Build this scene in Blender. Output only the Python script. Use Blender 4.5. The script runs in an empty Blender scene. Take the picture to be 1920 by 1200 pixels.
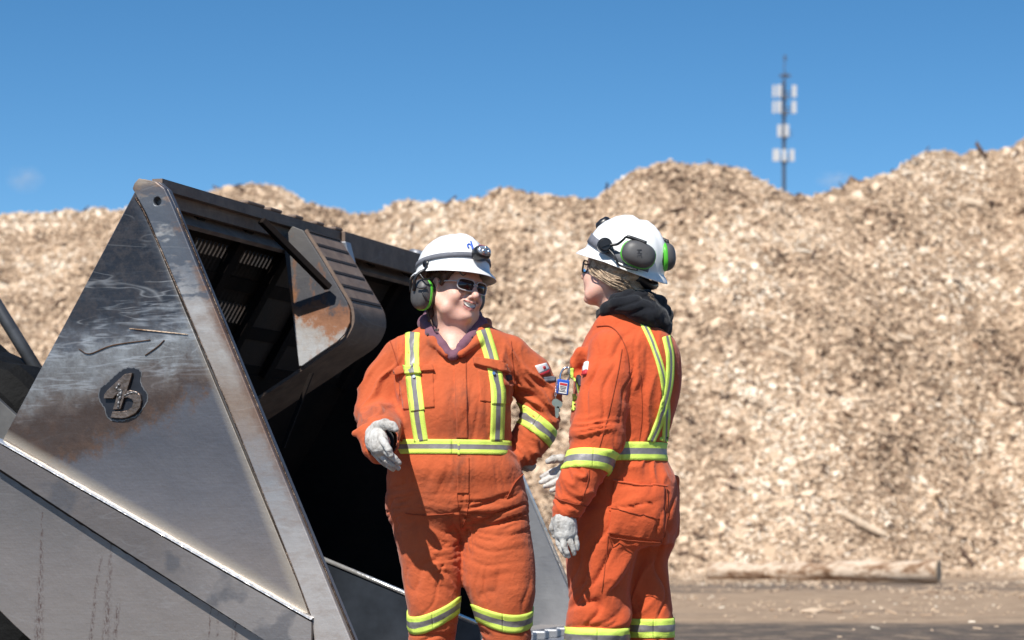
import bpy, bmesh, math, random
import numpy as np
from mathutils import Vector, Matrix
from mathutils.bvhtree import BVHTree
from mathutils.geometry import tessellate_polygon
random.seed(7)
rng = np.random.default_rng(7)
sc = bpy.context.scene
# ------------------------------------------------------------------ camera, sky, sun, exposure
F = 4533.0; H = 0.78; HY = 970.0      # focal length in photo pixels, eye height, horizon row
cam = bpy.data.cameras.new("camera"); camo = bpy.data.objects.new("camera", cam)
sc.collection.objects.link(camo); sc.camera = camo
camo.location = (0, 0, H); camo.rotation_euler = (math.pi/2, 0, 0)
cam.sensor_width = 36; cam.lens = 36*F/1920; cam.shift_y = (HY-600)/1920
cam.clip_start = 0.1; cam.clip_end = 5000
cam.dof.use_dof = True; cam.dof.focus_distance = 8.0; cam.dof.aperture_fstop = 4.2; cam.dof.aperture_blades = 9
SUND = Vector((0.26, 0.585, -0.766)).normalized()      # the way the light travels
world = bpy.data.worlds.new("World"); sc.world = world; world.use_nodes = True
wn = world.node_tree.nodes; wl = world.node_tree.links
bg = wn["Background"]
sky = wn.new("ShaderNodeTexSky"); sky.sky_type = 'NISHITA'; sky.sun_disc = False
sky.sun_elevation = math.asin(-SUND.z); sky.sun_rotation = math.radians(204)
sky.altitude = 600; sky.air_density = 1.0; sky.dust_density = 0.35; sky.ozone_density = 3.0
hs = wn.new("ShaderNodeHueSaturation"); hs.inputs['Saturation'].default_value = 1.26; hs.inputs['Hue'].default_value = 0.4945
wtc = wn.new("ShaderNodeTexCoord"); wmp = wn.new("ShaderNodeMapping"); wmp.inputs['Scale'].default_value = (1, 1, 1.7)
wl.new(wtc.outputs['Generated'], wmp.inputs[0]); wl.new(wmp.outputs[0], sky.inputs[0])
wl.new(sky.outputs[0], hs.inputs['Color']); wl.new(hs.outputs[0], bg.inputs[0])
bg.inputs[1].default_value = 0.113
sun = bpy.data.lights.new("sun", 'SUN'); sun.energy = 5.0; sun.angle = math.radians(0.53); sun.color = (1.0, 0.955, 0.88)
suno = bpy.data.objects.new("sun", sun); sc.collection.objects.link(suno)
suno.rotation_euler = SUND.to_track_quat('-Z', 'Y').to_euler(); suno.location = (-4, -6, 12)
sc.view_settings.view_transform = 'Standard'; sc.view_settings.look = 'None'
sc.view_settings.exposure = 0.35; sc.view_settings.gamma = 1
sc.cycles.max_bounces = 6; sc.cycles.diffuse_bounces = 3; sc.cycles.glossy_bounces = 3
sc.cycles.sample_clamp_indirect = 6

def W(px, py, Y):
    return Vector(((px-960)*Y/F, Y, H+(HY-py)*Y/F))

# ------------------------------------------------------------------ materials
def new_mat(name):
    m = bpy.data.materials.new(name); m.use_nodes = True
    nt = m.node_tree; b = nt.nodes["Principled BSDF"]
    a = nt.nodes.new("ShaderNodeAttribute"); a.attribute_name = "P"
    return m, nt, b, a.outputs['Vector']
def N(nt, t, **kw):
    n = nt.nodes.new(t)
    for k, v in kw.items():
        if hasattr(n, k): setattr(n, k, v)
        else: n.inputs[k.replace('_', ' ')].default_value = v
    return n
def noise(nt, vec, scale, detail=3, rough=0.55, stretch=None, rot=None):
    if stretch or rot:
        mp = nt.nodes.new("ShaderNodeMapping"); nt.links.new(vec, mp.inputs[0])
        if rot: mp.inputs['Rotation'].default_value = rot
        if stretch: mp.inputs['Scale'].default_value = stretch
        vec = mp.outputs[0]
    n = nt.nodes.new("ShaderNodeTexNoise"); nt.links.new(vec, n.inputs['Vector'])
    n.inputs['Scale'].default_value = scale; n.inputs['Detail'].default_value = detail; n.inputs['Roughness'].default_value = rough
    return n.outputs['Fac']
def ramp(nt, fac, stops, interp='LINEAR'):
    r = nt.nodes.new("ShaderNodeValToRGB"); r.color_ramp.interpolation = interp
    e = r.color_ramp.elements
    while len(e) > 1: e.remove(e[-1])
    e[0].position = stops[0][0]; c = stops[0][1]; e[0].color = (*c, 1) if isinstance(c, tuple) else (c, c, c, 1)
    for p, c in stops[1:]:
        q = e.new(p); q.color = (*c, 1) if isinstance(c, tuple) else (c, c, c, 1)
    nt.links.new(fac, r.inputs[0]); return r.outputs[0]
def mix(nt, fac, a, b, mode='MIX'):
    m = nt.nodes.new("ShaderNodeMix"); m.data_type = 'RGBA'; m.blend_type = mode
    for s, v in ((m.inputs[0], fac), (m.inputs[6], a), (m.inputs[7], b)):
        if isinstance(v, (int, float)): s.default_value = v
        elif isinstance(v, tuple): s.default_value = (*v, 1)
        else: nt.links.new(v, s)
    return m.outputs[2]
def mth(nt, op, a, b=0.0, c=0.0, clamp=False):
    m = nt.nodes.new("ShaderNodeMath"); m.operation = op; m.use_clamp = clamp
    for s, v in zip(m.inputs, (a, b, c)):
        if isinstance(v, (int, float)): s.default_value = v
        else: nt.links.new(v, s)
    return m.outputs[0]
def bump(nt, b, h, dist, strength=1.0):
    n = nt.nodes.new("ShaderNodeBump"); n.inputs['Distance'].default_value = dist; n.inputs['Strength'].default_value = strength
    nt.links.new(h, n.inputs['Height'])
    prev = b.inputs['Normal']
    if prev.is_linked: nt.links.new(prev.links[0].from_socket, n.inputs['Normal'])
    nt.links.new(n.outputs[0], b.inputs['Normal'])
def simple(name, c, rough=0.6, metal=0.0, var=0.15, scale=30, bd=0.0, bs=60, c2=None):
    m, nt, b, P = new_mat(name)
    f = noise(nt, P, scale, 4)
    c2 = c2 or tuple(x*(1-var*2) for x in c)
    col = ramp(nt, f, [(0.3, c2), (0.65, c)])
    nt.links.new(col, b.inputs['Base Color'])
    b.inputs['Roughness'].default_value = rough; b.inputs['Metallic'].default_value = metal
    if bd: bump(nt, b, noise(nt, P, bs, 3), bd)
    return m

def fabric(name, c, dark, dirt_amt=0.0, dirt=None):
    m, nt, b, P = new_mat(name)
    big = noise(nt, P, 9, 4, 0.6); fine = noise(nt, P, 120, 3, 0.7)
    col = ramp(nt, big, [(0.3, dark), (0.62, c)])
    col = mix(nt, mth(nt, 'MULTIPLY', fine, 0.35), col, tuple(x*0.72 for x in c))
    # grime rubbed into the cloth
    g = ramp(nt, noise(nt, P, 5.5, 5, 0.65), [(0.52, 0.0), (0.72, 1.0)])
    fac = mth(nt, 'MULTIPLY', g, dirt_amt)
    if dirt:
        s = nt.nodes.new("ShaderNodeSeparateXYZ"); nt.links.new(P, s.inputs[0])
        dx, z0, z1, wd, am = dirt
        d = mth(nt, 'ABSOLUTE', mth(nt, 'SUBTRACT', s.outputs[0], dx))
        d = ramp(nt, mth(nt, 'DIVIDE', d, wd), [(0.3, 1.0), (1.0, 0.0)])
        zz = mth(nt, 'DIVIDE', mth(nt, 'SUBTRACT', s.outputs[2], z0), z1-z0)
        zr = ramp(nt, zz, [(0.0, 0.0), (0.12, 1.0), (0.8, 0.8), (1.0, 0.0)])
        q = ramp(nt, noise(nt, P, 16, 4, 0.7, stretch=(1, 1, 0.45)), [(0.42, 0.0), (0.66, 1.0)])
        f2 = mth(nt, 'MULTIPLY', mth(nt, 'MULTIPLY', d, zr), q)
        fac = mth(nt, 'MAXIMUM', fac, mth(nt, 'MULTIPLY', f2, am))
    col = mix(nt, fac, col, (0.13, 0.055, 0.035))
    nt.links.new(col, b.inputs['Base Color'])
    b.inputs['Roughness'].default_value = 0.9; b.inputs['Specular IOR Level'].default_value = 0.2
    b.inputs['Sheen Weight'].default_value = 0.12; b.inputs['Sheen Roughness'].default_value = 0.5
    # creases: soft crumple plus weave
    w = nt.nodes.new("ShaderNodeTexNoise"); w.inputs['Scale'].default_value = 5; nt.links.new(P, w.inputs['Vector'])
    ad = nt.nodes.new("ShaderNodeVectorMath"); ad.operation = 'MULTIPLY_ADD'
    nt.links.new(w.outputs['Color'], ad.inputs[0]); ad.inputs[1].default_value = (0.09, 0.09, 0.09); nt.links.new(P, ad.inputs[2])
    r1 = noise(nt, ad.outputs[0], 22, 2, 0.5)
    r1 = mth(nt, 'ABSOLUTE', mth(nt, 'SUBTRACT', r1, 0.5))
    bump(nt, b, mth(nt, 'MULTIPLY', r1, -1.0), 0.0055)
    bump(nt, b, noise(nt, P, 70, 3, 0.6), 0.0014)
    bump(nt, b, fine, 0.0010)
    return m

ORANGE = (0.54, 0.116, 0.042)
M = {}
M['orange1'] = fabric("orange_cloth", ORANGE, (0.47, 0.094, 0.033), 0.38, (-0.175, 0.86, 1.28, 0.06, 0.75))
M['orange2'] = fabric("orange_cloth_clean", (0.59, 0.100, 0.032), (0.50, 0.082, 0.027), 0.15)
M['yellow'] = simple("lime_trim", (0.66, 0.84, 0.13), 0.65, var=0.06, scale=40, bd=0.0015, bs=300)
M['retro'] = simple("grey_tape", (0.25, 0.235, 0.235), 0.45, 0.2, var=0.1, scale=60, bd=0.002, bs=40)
M['purple'] = fabric("purple_fleece", (0.20, 0.095, 0.13), (0.15, 0.07, 0.10))
M['black_fleece'] = fabric("black_fleece", (0.010, 0.011, 0.015), (0.006, 0.007, 0.010))
M['leather'] = None
def leather():
    m, nt, b, P = new_mat("pale_glove_leather")
    f = noise(nt, P, 28, 5, 0.7)
    col = ramp(nt, f, [(0.3, (0.16, 0.14, 0.12)), (0.46, (0.43, 0.41, 0.38)), (0.7, (0.62, 0.61, 0.58))])
    nt.links.new(col, b.inputs['Base Color']); b.inputs['Roughness'].default_value = 0.85
    bump(nt, b, noise(nt, P, 60, 4, 0.7), 0.0022); bump(nt, b, noise(nt, P, 22, 2), 0.005)
    return m
M['leather'] = leather()
def skinmat():
    m, nt, b, P = new_mat("skin")
    col = ramp(nt, noise(nt, P, 22, 4), [(0.3, (0.62, 0.33, 0.245)), (0.65, (0.74, 0.45, 0.355))])
    nt.links.new(col, b.inputs['Base Color']); b.inputs['Roughness'].default_value = 0.5
    b.inputs['Subsurface Weight'].default_value = 0.15; b.inputs['Subsurface Radius'].default_value = (0.01, 0.004, 0.002)
    b.inputs['Subsurface Scale'].default_value = 0.6
    bump(nt, b, noise(nt, P, 260, 2), 0.0005)
    return m
M['skin'] = skinmat()
M['lip'] = simple("lip", (0.60, 0.24, 0.21), 0.4, var=0.05)
M['teeth'] = simple("teeth", (0.82, 0.78, 0.70), 0.3, var=0.03)
M['mouth'] = simple("mouth_inside", (0.10, 0.02, 0.02), 0.6)
M['eye'] = simple("eye_white", (0.75, 0.73, 0.70), 0.2, var=0.02)
def hair(name, c1, c2):
    m, nt, b, P = new_mat(name)
    f = noise(nt, P, 120, 4, 0.7, stretch=(0.35, 0.35, 0.35))
    nt.links.new(ramp(nt, f, [(0.32, c1), (0.66, c2)]), b.inputs['Base Color'])
    b.inputs['Roughness'].default_value = 0.45
    bump(nt, b, noise(nt, P, 200, 3), 0.003)
    return m
M['hair1'] = hair("brown_hair", (0.028, 0.012, 0.006), (0.11, 0.05, 0.026))
M['hair2'] = hair("fair_hair", (0.085, 0.05, 0.03), (0.62, 0.46, 0.31))
M['helmet'] = simple("white_helmet_plastic", (0.80, 0.80, 0.79), 0.28, var=0.02, scale=12, bd=0.0004, bs=20)
M['cup'] = simple("dark_grey_plastic", (0.085, 0.082, 0.082), 0.5, var=0.12)
M['blackp'] = simple("black_plastic", (0.012, 0.012, 0.014), 0.35, var=0.1)
M['green'] = simple("green_plastic", (0.10, 0.52, 0.04), 0.35, var=0.06)
M['strap'] = simple("grey_elastic", (0.15, 0.155, 0.18), 0.8, var=0.1, scale=80, bd=0.001, bs=300)
M['lens'] = simple("dark_lens", (0.022, 0.008, 0.010), 0.06, var=0.05)
M['frame'] = simple("pale_frame", (0.45, 0.42, 0.42), 0.25, var=0.05)
M['chrome'] = simple("bright_metal", (0.75, 0.75, 0.76), 0.15, 1.0, var=0.05)
M['brass'] = simple("key_metal", (0.62, 0.56, 0.42), 0.3, 1.0, var=0.1)
M['blue'] = simple("blue_plastic", (0.02, 0.10, 0.52), 0.35, var=0.05)
M['white'] = simple("white_print", (0.78, 0.78, 0.77), 0.6, var=0.02)
M['red'] = simple("red_print", (0.55, 0.03, 0.04), 0.6, var=0.05)
M['print'] = simple("dark_print", (0.03, 0.03, 0.035), 0.6, var=0.05)
M['headlamp'] = simple("lamp_glass", (0.55, 0.55, 0.58), 0.08, 0.7, var=0.3, scale=120)
M['boot'] = simple("boot_leather", (0.06, 0.035, 0.02), 0.6, var=0.2, bd=0.002)
M['rubber'] = simple("tyre_rubber", (0.007, 0.007, 0.007), 0.75, var=0.3, scale=12, bd=0.004)
M['paintgrey'] = simple("grey_machine_paint", (0.085, 0.088, 0.095), 0.42, 0.3, var=0.25, scale=8, bd=0.001)
M['yellowpaint'] = simple("machine_paint", (0.16, 0.155, 0.15), 0.5, 0.1, var=0.3, scale=6)
M['black_steel'] = simple("dark_plate", (0.022, 0.019, 0.018), 0.7, 0.3, var=0.3, scale=6, c2=(0.034, 0.021, 0.014), bd=0.002)
for q in ('rubber',): M[q].node_tree.nodes['Principled BSDF'].inputs['Specular IOR Level'].default_value = 0.15

# ------------------------------------------------------------------ mesh helpers
def wpos(o):
    p = Vector((0, 0, 0))
    while o is not None: p += o.location; o = o.parent
    return p
def mk(name, V, Fc, mats, parent=None, smooth=True, fm=None, P=None, origin=None):
    """vertices in world metres -> one linked mesh object; attribute P keeps them for the materials"""
    V = np.asarray(V, dtype=np.float64).reshape(-1, 3)
    pw = wpos(parent) if parent else Vector((0, 0, 0))
    if origin is None:
        lo, hi = V.min(0), V.max(0); c = (lo+hi)/2
        if parent is None: c[2] = lo[2]
    else: c = np.array(origin)
    me = bpy.data.meshes.new(name)
    if isinstance(Fc, np.ndarray) and Fc.ndim == 2:
        n, k = Fc.shape
        me.vertices.add(len(V)); me.vertices.foreach_set('co', (V-c).astype(np.float32).ravel())
        me.loops.add(n*k); me.loops.foreach_set('vertex_index', Fc.astype(np.int32).ravel())
        me.polygons.add(n); me.polygons.foreach_set('loop_start', np.arange(0, n*k, k, dtype=np.int32))
        me.polygons.foreach_set('loop_total', np.full(n, k, dtype=np.int32)); me.update(calc_edges=True)
    else:
        me.from_pydata([tuple(v) for v in (V-c)], [], [tuple(int(i) for i in f) for f in Fc])
    me.validate()
    if not isinstance(mats, (list, tuple)): mats = [mats]
    for m in mats: me.materials.append(m)
    if fm is not None and len(fm) == len(me.polygons): me.polygons.foreach_set('material_index', np.asarray(fm, dtype=np.int32))
    me.polygons.foreach_set('use_smooth', np.full(len(me.polygons), smooth))
    at = me.attributes.new("P", 'FLOAT_VECTOR', 'POINT')
    PP = V if P is None else np.asarray(P, dtype=np.float64)
    at.data.foreach_set('vector', PP.astype(np.float32).ravel())
    o = bpy.data.objects.new(name, me); sc.collection.objects.link(o)
    if parent: o.parent = parent
    o.location = Vector(tuple(c)) - pw
    return o
def empty(name, loc, label=None, cat=None, group=None, parent=None):
    o = bpy.data.objects.new(name, None); sc.collection.objects.link(o)
    if parent: o.parent = parent; o.location = Vector(loc)-wpos(parent)
    else: o.location = loc
    o.empty_display_size = 0.1
    tag(o, label, cat, group); return o
def tag(o, label=None, cat=None, group=None, kind=None):
    if label: o['label'] = label
    if cat: o['category'] = cat
    if group: o['group'] = group
    if kind: o['kind'] = kind
    return o
class MB:
    """collects shapes for one mesh"""
    def __init__(s): s.V = []; s.F = []; s.m = []; s.n = 0
    def add(s, V, Fc, mi=0):
        V = np.asarray(V, dtype=float).reshape(-1, 3)
        s.V.append(V); s.F += [tuple(int(i)+s.n for i in f) for f in Fc]; s.m += [mi]*len(Fc); s.n += len(V); return s
    def box(s, c, ax, ay, az, mi=0):
        c, ax, ay, az = (np.array(q, float) for q in (c, ax, ay, az))
        V = [c+i*ax+j*ay+k*az for i in (-1, 1) for j in (-1, 1) for k in (-1, 1)]
        return s.add(V, [(0,1,3,2),(4,6,7,5),(0,4,5,1),(2,3,7,6),(0,2,6,4),(1,5,7,3)], mi)
    def tube(s, pts, rad, n=10, mi=0, sq=1.0, caps=True, up=None):
        pts = np.array([tuple(p) for p in pts], float); k = len(pts)
        rad = np.full(k, rad) if np.isscalar(rad) else np.array(rad, float)
        T = np.gradient(pts, axis=0); T /= np.linalg.norm(T, axis=1)[:, None]+1e-12
        ref = np.array(up if up is not None else ((0, 0, 1) if abs(T[0][2]) < 0.9 else (1, 0, 0)), float)
        rings = []
        for i in range(k):
            a = ref - T[i]*ref.dot(T[i]); a /= np.linalg.norm(a)+1e-12; b = np.cross(T[i], a); ref = a
            th = np.arange(n)*2*math.pi/n
            rings.append(pts[i] + rad[i]*(np.cos(th)[:, None]*a + sq*np.sin(th)[:, None]*b))
        V = np.concatenate(rings); Fc = []
        for i in range(k-1):
            for j in range(n):
                Fc.append((i*n+j, i*n+(j+1) % n, (i+1)*n+(j+1) % n, (i+1)*n+j))
        if caps: Fc += [tuple(range(n-1, -1, -1)), tuple((k-1)*n+j for j in range(n))]
        return s.add(V, Fc, mi)
    def build(s, name, mats, parent=None, smooth=False, P=None, origin=None):
        V = np.concatenate(s.V)
        if callable(P): P = P(V)
        return mk(name, V, s.F, mats, parent, smooth, s.m, P, origin)
def bevel(o, w, seg=2, ang=35):
    m = o.modifiers.new("bevel", 'BEVEL'); m.width = w; m.segments = seg; m.limit_method = 'ANGLE'; m.angle_limit = math.radians(ang)
    return o
def spline(pts, n):
    p = np.array([tuple(q) for q in pts], float); k = len(p)
    P = np.vstack([2*p[0]-p[1], p, 2*p[-1]-p[-2]]); out = []
    for t in np.linspace(0, k-1-1e-9, n):
        i = int(t); f = t-i; a, b, c, d = P[i], P[i+1], P[i+2], P[i+3]
        out.append(0.5*((2*b)+(-a+c)*f+(2*a-5*b+4*c-d)*f*f+(-a+3*b-3*c+d)*f**3))
    return np.array(out)

# gradient noise
_perm = np.random.default_rng(3).permutation(256); _perm = np.concatenate([_perm]*3)
_g = np.random.default_rng(4).normal(size=(256, 3)); _g /= np.linalg.norm(_g, axis=1)[:, None]
def perlin(p):
    p = np.asarray(p, float); i = np.floor(p).astype(int); f = p-i; i &= 255
    u = f*f*f*(f*(f*6-15)+10); r = 0
    for dx in (0, 1):
        for dy in (0, 1):
            for dz in (0, 1):
                h = _perm[_perm[_perm[i[:, 0]+dx]+i[:, 1]+dy]+i[:, 2]+dz]
                g = _g[h]; d = f-np.array([dx, dy, dz]); w = np.ones(len(p))
                for a, q in enumerate((dx, dy, dz)): w = w*(u[:, a] if q else 1-u[:, a])
                r = r + w*(g*d).sum(1)
    return r*1.5
def fbm(p, o=4):
    s = 0; a = 1.0
    for k in range(o): s = s+a*perlin(p*(2**k)+k*17.3); a *= 0.5
    return s

# ------------------------------------------------------------------ signed-distance bodies
class Field:
    def __init__(s, lo, hi, h):
        s.lo = np.array(lo, float); s.h = h
        s.n = np.ceil((np.array(hi)-s.lo)/h).astype(int)+1
        s.ax = [s.lo[a]+h*np.arange(s.n[a]) for a in range(3)]
        s.D = np.full(s.n, 1.0, dtype=np.float32)
    def reg(s, lo, hi):
        a = np.clip(np.floor((np.array(lo)-s.lo)/s.h).astype(int), 0, s.n-1)
        b = np.clip(np.ceil((np.array(hi)-s.lo)/s.h).astype(int)+1, 1, s.n)
        sl = tuple(slice(int(a[i]), int(max(b[i], a[i]+1))) for i in range(3))
        x, y, z = (s.ax[i][sl[i]] for i in range(3))
        return sl, x[:, None, None], y[None, :, None], z[None, None, :]
    def comb(s, sl, d, k, op):
        o = s.D[sl]
        if op == 'sub': d = -d
        if op == 'add':
            if k <= 0: r = np.minimum(o, d)
            else:
                h = np.maximum(k-np.abs(o-d), 0)/k; r = np.minimum(o, d)-h*h*k*0.25
        else:
            if k <= 0: r = np.maximum(o, d)
            else:
                h = np.maximum(k-np.abs(o-d), 0)/k; r = np.maximum(o, d)+h*h*k*0.25
        s.D[sl] = r
    def cone(s, a, b, ra, rb=None, k=0.02, op='add', fl=None):
        rb = ra if rb is None else rb
        a = np.array(tuple(a)); b = np.array(tuple(b)); m = max(ra, rb)+k+0.012
        sl, x, y, z = s.reg(np.minimum(a, b)-m, np.maximum(a, b)+m)
        d = b-a; L2 = d.dot(d)+1e-9
        t = np.clip(((x-a[0])*d[0]+(y-a[1])*d[1]+(z-a[2])*d[2])/L2, 0, 1)
        qx, qy, qz = x-a[0]-t*d[0], y-a[1]-t*d[1], z-a[2]-t*d[2]
        q = qx*qx+qy*qy+qz*qz
        if fl is not None:      # flatten along the unit vector fl[:3] by the factor fl[3]
            e = qx*fl[0]+qy*fl[1]+qz*fl[2]; q = q+e*e*((1/fl[3])**2-1)
        s.comb(sl, np.sqrt(q)-(ra+(rb-ra)*t), k, op)
    def chain(s, pts, k=0.01, op='add', fl=None):
        for (a, ra), (b, rb) in zip(pts[:-1], pts[1:]): s.cone(a, b, ra, rb, k, op, fl)
    def ell(s, c, r, R=None, k=0.02, op='add'):
        c = np.array(tuple(c)); r = np.array(r, float); m = r.max()+k+0.012
        sl, x, y, z = s.reg(c-m, c+m)
        q = [x-c[0], y-c[1], z-c[2]]
        if R is not None: q = [q[0]*R[i][0]+q[1]*R[i][1]+q[2]*R[i][2] for i in range(3)]
        k0 = np.sqrt((q[0]/r[0])**2+(q[1]/r[1])**2+(q[2]/r[2])**2)
        k1 = np.sqrt((q[0]/r[0]**2)**2+(q[1]/r[1]**2)**2+(q[2]/r[2]**2)**2)+1e-6
        s.comb(sl, k0*(k0-1)/k1, k, op)
    def loft(s, rows, Y0, k=0.02, p=2.3, op='add', grow=0.0):
        """rows: photo row, left px, right px, depth radius m, depth centre m"""
        r = np.array(rows, float); t = spline(r, 80)
        z = H+(HY-t[:, 0])*Y0/F; xl = (t[:, 1]-960)*Y0/F-grow; xr = (t[:, 2]-960)*Y0/F+grow; ry = t[:, 3]+grow; yc = Y0+t[:, 4]
        o = np.argsort(z); z, xl, xr, ry, yc = z[o], xl[o], xr[o], ry[o], yc[o]
        m = k+0.02
        sl, X, Y, Z = s.reg((xl.min()-m, (yc-ry).min()-m, z[0]-m), (xr.max()+m, (yc+ry).max()+m, z[-1]+m))
        zz = Z[0, 0]; L = np.interp(zz, z, xl); R = np.interp(zz, z, xr); A = np.interp(zz, z, ry); C = np.interp(zz, z, yc)
        rx = (R-L)/2; cx = (R+L)/2
        q = ((np.abs(X-cx)/rx)**p+(np.abs(Y-C)/A)**p)**(1/p)
        d = (q-1)*np.minimum(rx, A)
        d = np.maximum(d, np.maximum(Z-z[-1], z[0]-Z)); s.comb(sl, d, k, op)
    def mesh(s):
        D = s.D; ins = D < 0
        c = [ins[i:ins.shape[0]-1+i, j:ins.shape[1]-1+j, l:ins.shape[2]-1+l] for i in (0, 1) for j in (0, 1) for l in (0, 1)]
        cnt = sum(q.astype(np.int8) for q in c); act = (cnt > 0) & (cnt < 8)
        I = np.argwhere(act); vid = np.full(act.shape, -1, np.int32); vid[act] = np.arange(len(I))
        off = np.array([(i, j, l) for i in (0, 1) for j in (0, 1) for l in (0, 1)])
        val = np.stack([D[I[:, 0]+o[0], I[:, 1]+o[1], I[:, 2]+o[2]] for o in off], 1)
        acc = np.zeros((len(I), 3)); n = np.zeros(len(I))
        for a in range(8):
            for b in range(a+1, 8):
                if np.abs(off[a]-off[b]).sum() != 1: continue
                va, vb = val[:, a], val[:, b]; m = (va < 0) != (vb < 0)
                t = np.where(m, va/(va-vb+1e-12), 0)[:, None]
                acc += np.where(m[:, None], off[a]+t*(off[b]-off[a]), 0); n += m
        V = s.lo+s.h*(I+acc/n[:, None]); Fs = []
        for ax in range(3):
            a0 = np.moveaxis(ins, ax, 0); e = a0[:-1] != a0[1:]
            E = np.argwhere(e); inner = np.ones(len(E), bool)
            u, w = [q for q in range(3) if q != ax]
            idx = np.zeros((len(E), 3), int); idx[:, ax] = E[:, 0]; idx[:, u] = E[:, 1]; idx[:, w] = E[:, 2]
            inner = (idx[:, u] > 0) & (idx[:, w] > 0) & (idx[:, u] < D.shape[u]-1) & (idx[:, w] < D.shape[w]-1)
            idx = idx[inner]; sgn = ins[idx[:, 0], idx[:, 1], idx[:, 2]]
            q = []
            for du, dw in ((1, 1), (0, 1), (0, 0), (1, 0)):
                j = idx.copy(); j[:, u] -= du; j[:, w] -= dw; q.append(vid[j[:, 0], j[:, 1], j[:, 2]])
            q = np.stack(q, 1); flip = sgn if ax != 1 else ~sgn
            q[~flip] = q[~flip][:, ::-1]; Fs.append(q)
        return V, np.concatenate(Fs)
def normals(V, Fc):
    a, b, c, d = (V[Fc[:, i]] for i in range(4)); n = np.cross(c-a, d-b); vn = np.zeros_like(V)
    for i in range(4): np.add.at(vn, Fc[:, i], n)
    return vn/(np.linalg.norm(vn, axis=1)[:, None]+1e-12)
def relax(V, Fc, it=1, lam=0.5):
    for _ in range(it):
        s = np.zeros_like(V); n = np.zeros(len(V))
        for i in range(4):
            for j in (1, 3):
                np.add.at(s, Fc[:, i], V[Fc[:, (i+j) % 4]]); np.add.at(n, Fc[:, i], 1)
        V = V+lam*(s/np.maximum(n, 1)[:, None]-V)
    return V
def folds(V, Nn, Y0, specs, base=0.0018):
    s = Y0/F; px = 960+F*V[:, 0]/V[:, 1]; py = HY-F*(V[:, 2]-H)/V[:, 1]
    wv = np.stack([perlin(V*7+5), perlin(V*7+25), perlin(V*7+45)], 1)*0.035
    Q = V+wv; disp = base*fbm(V*9, 2)
    for k, (cx, cy, rx, ry, ang, wl, amp, an) in enumerate(specs):
        w = np.exp(-(((px-cx)/rx)**2+((py-cy)/ry)**2)**1.5)
        if w.max() < 0.01: continue
        m = w > 0.01; q = Q[m]; a = math.radians(ang); d = (math.cos(a), math.sin(a))
        al = q[:, 0]*d[0]+q[:, 2]*d[1]; ac = -q[:, 0]*d[1]+q[:, 2]*d[0]
        n = perlin(np.stack([al/(wl*an), q[:, 1]/(wl*an), ac/wl], 1)*1.0+k*31.7)
        r = 1-np.minimum(np.abs(n)*2.6, 1.0)
        if amp < 0: disp[m] += -amp*w[m]*(r**1.5-0.35)      # raised rolls
        else: disp[m] -= amp*w[m]*(r**2.2-0.2)              # sharp valleys between rounded cloth
    return V+Nn*disp[:, None]

# ------------------------------------------------------------------ ground
def wood_ramp(nt, fac, dark=0.12):
    return ramp(nt, fac, [(0.0, (0.10, 0.05, 0.025)), (dark, (0.22, 0.12, 0.065)), (0.35, (0.44, 0.28, 0.16)), (0.65, (0.62, 0.43, 0.27)), (1.0, (0.82, 0.65, 0.47))])
def groundmat():
    m, nt, b, P = new_mat("yard_ground")
    n1 = noise(nt, P, 0.42, 5, 0.6, stretch=(0.35, 1.0, 1.0)); n2 = noise(nt, P, 3.2, 5, 0.7); n3 = noise(nt, P, 38, 3, 0.7)
    chips = mix(nt, n3, (0.30, 0.20, 0.13), (0.66, 0.50, 0.35))
    chips = mix(nt, ramp(nt, n2, [(0.35, 0.0), (0.7, 0.55)]), chips, (0.16, 0.10, 0.065))
    asph = ramp(nt, n3, [(0.3, (0.06, 0.053, 0.05)), (0.7, (0.135, 0.12, 0.112))])
    asph = mix(nt, ramp(nt, n2, [(0.45, 0.0), (0.75, 0.5)]), asph, (0.24, 0.18, 0.13))
    s = nt.nodes.new("ShaderNodeSeparateXYZ"); nt.links.new(P, s.inputs[0])
    # swept tyre lanes of bare asphalt at y < 20 and about y 28, chips trodden in elsewhere
    y = mth(nt, 'ADD', s.outputs[1], mth(nt, 'MULTIPLY', mth(nt, 'SUBTRACT', n1, 0.5), 11.0))
    l1 = ramp(nt, mth(nt, 'DIVIDE', y, 60.0), [(0.0, 1.0), (0.313, 1.0), (0.335, 0.0), (0.425, 0.0), (0.447, 0.85), (0.463, 0.85), (0.49, 0.0), (1.0, 0.0)])
    f = mth(nt, 'MULTIPLY', l1, ramp(nt, n2, [(0.32, 0.35), (0.55, 1.0)]))
    col = mix(nt, f, chips, asph)
    nt.links.new(col, b.inputs['Base Color']); b.inputs['Roughness'].default_value = 1.0; b.inputs['Specular IOR Level'].default_value = 0.05
    bump(nt, b, n3, 0.03); bump(nt, b, n2, 0.08)
    return m
M['ground'] = groundmat()
g = 2600
xs = np.concatenate([[-g, -300, -80], np.linspace(-40, 40, 81), [80, 300, g]]); ys = np.concatenate([[-g, -200, -30], np.linspace(-10, 60, 71), [90, 300, g]])
X, Y = np.meshgrid(xs, ys, indexing='ij'); V = np.stack([X, Y, X*0], -1).reshape(-1, 3)
near = (np.abs(V[:, 0]) < 40) & (V[:, 1] > -10) & (V[:, 1] < 60)
V[near, 2] = 0.02*fbm(V[near]*np.array([.35, .35, 1])+3, 3)-0.02
i, j = np.meshgrid(np.arange(len(xs)-1), np.arange(len(ys)-1), indexing='ij'); q = i*len(ys)+j; q = q.ravel()
Fg = np.stack([q, q+len(ys), q+len(ys)+1, q+1], 1)
tag(mk('ground', V, Fg, M['ground'], origin=(0, 0, 0)), kind='structure')

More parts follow.
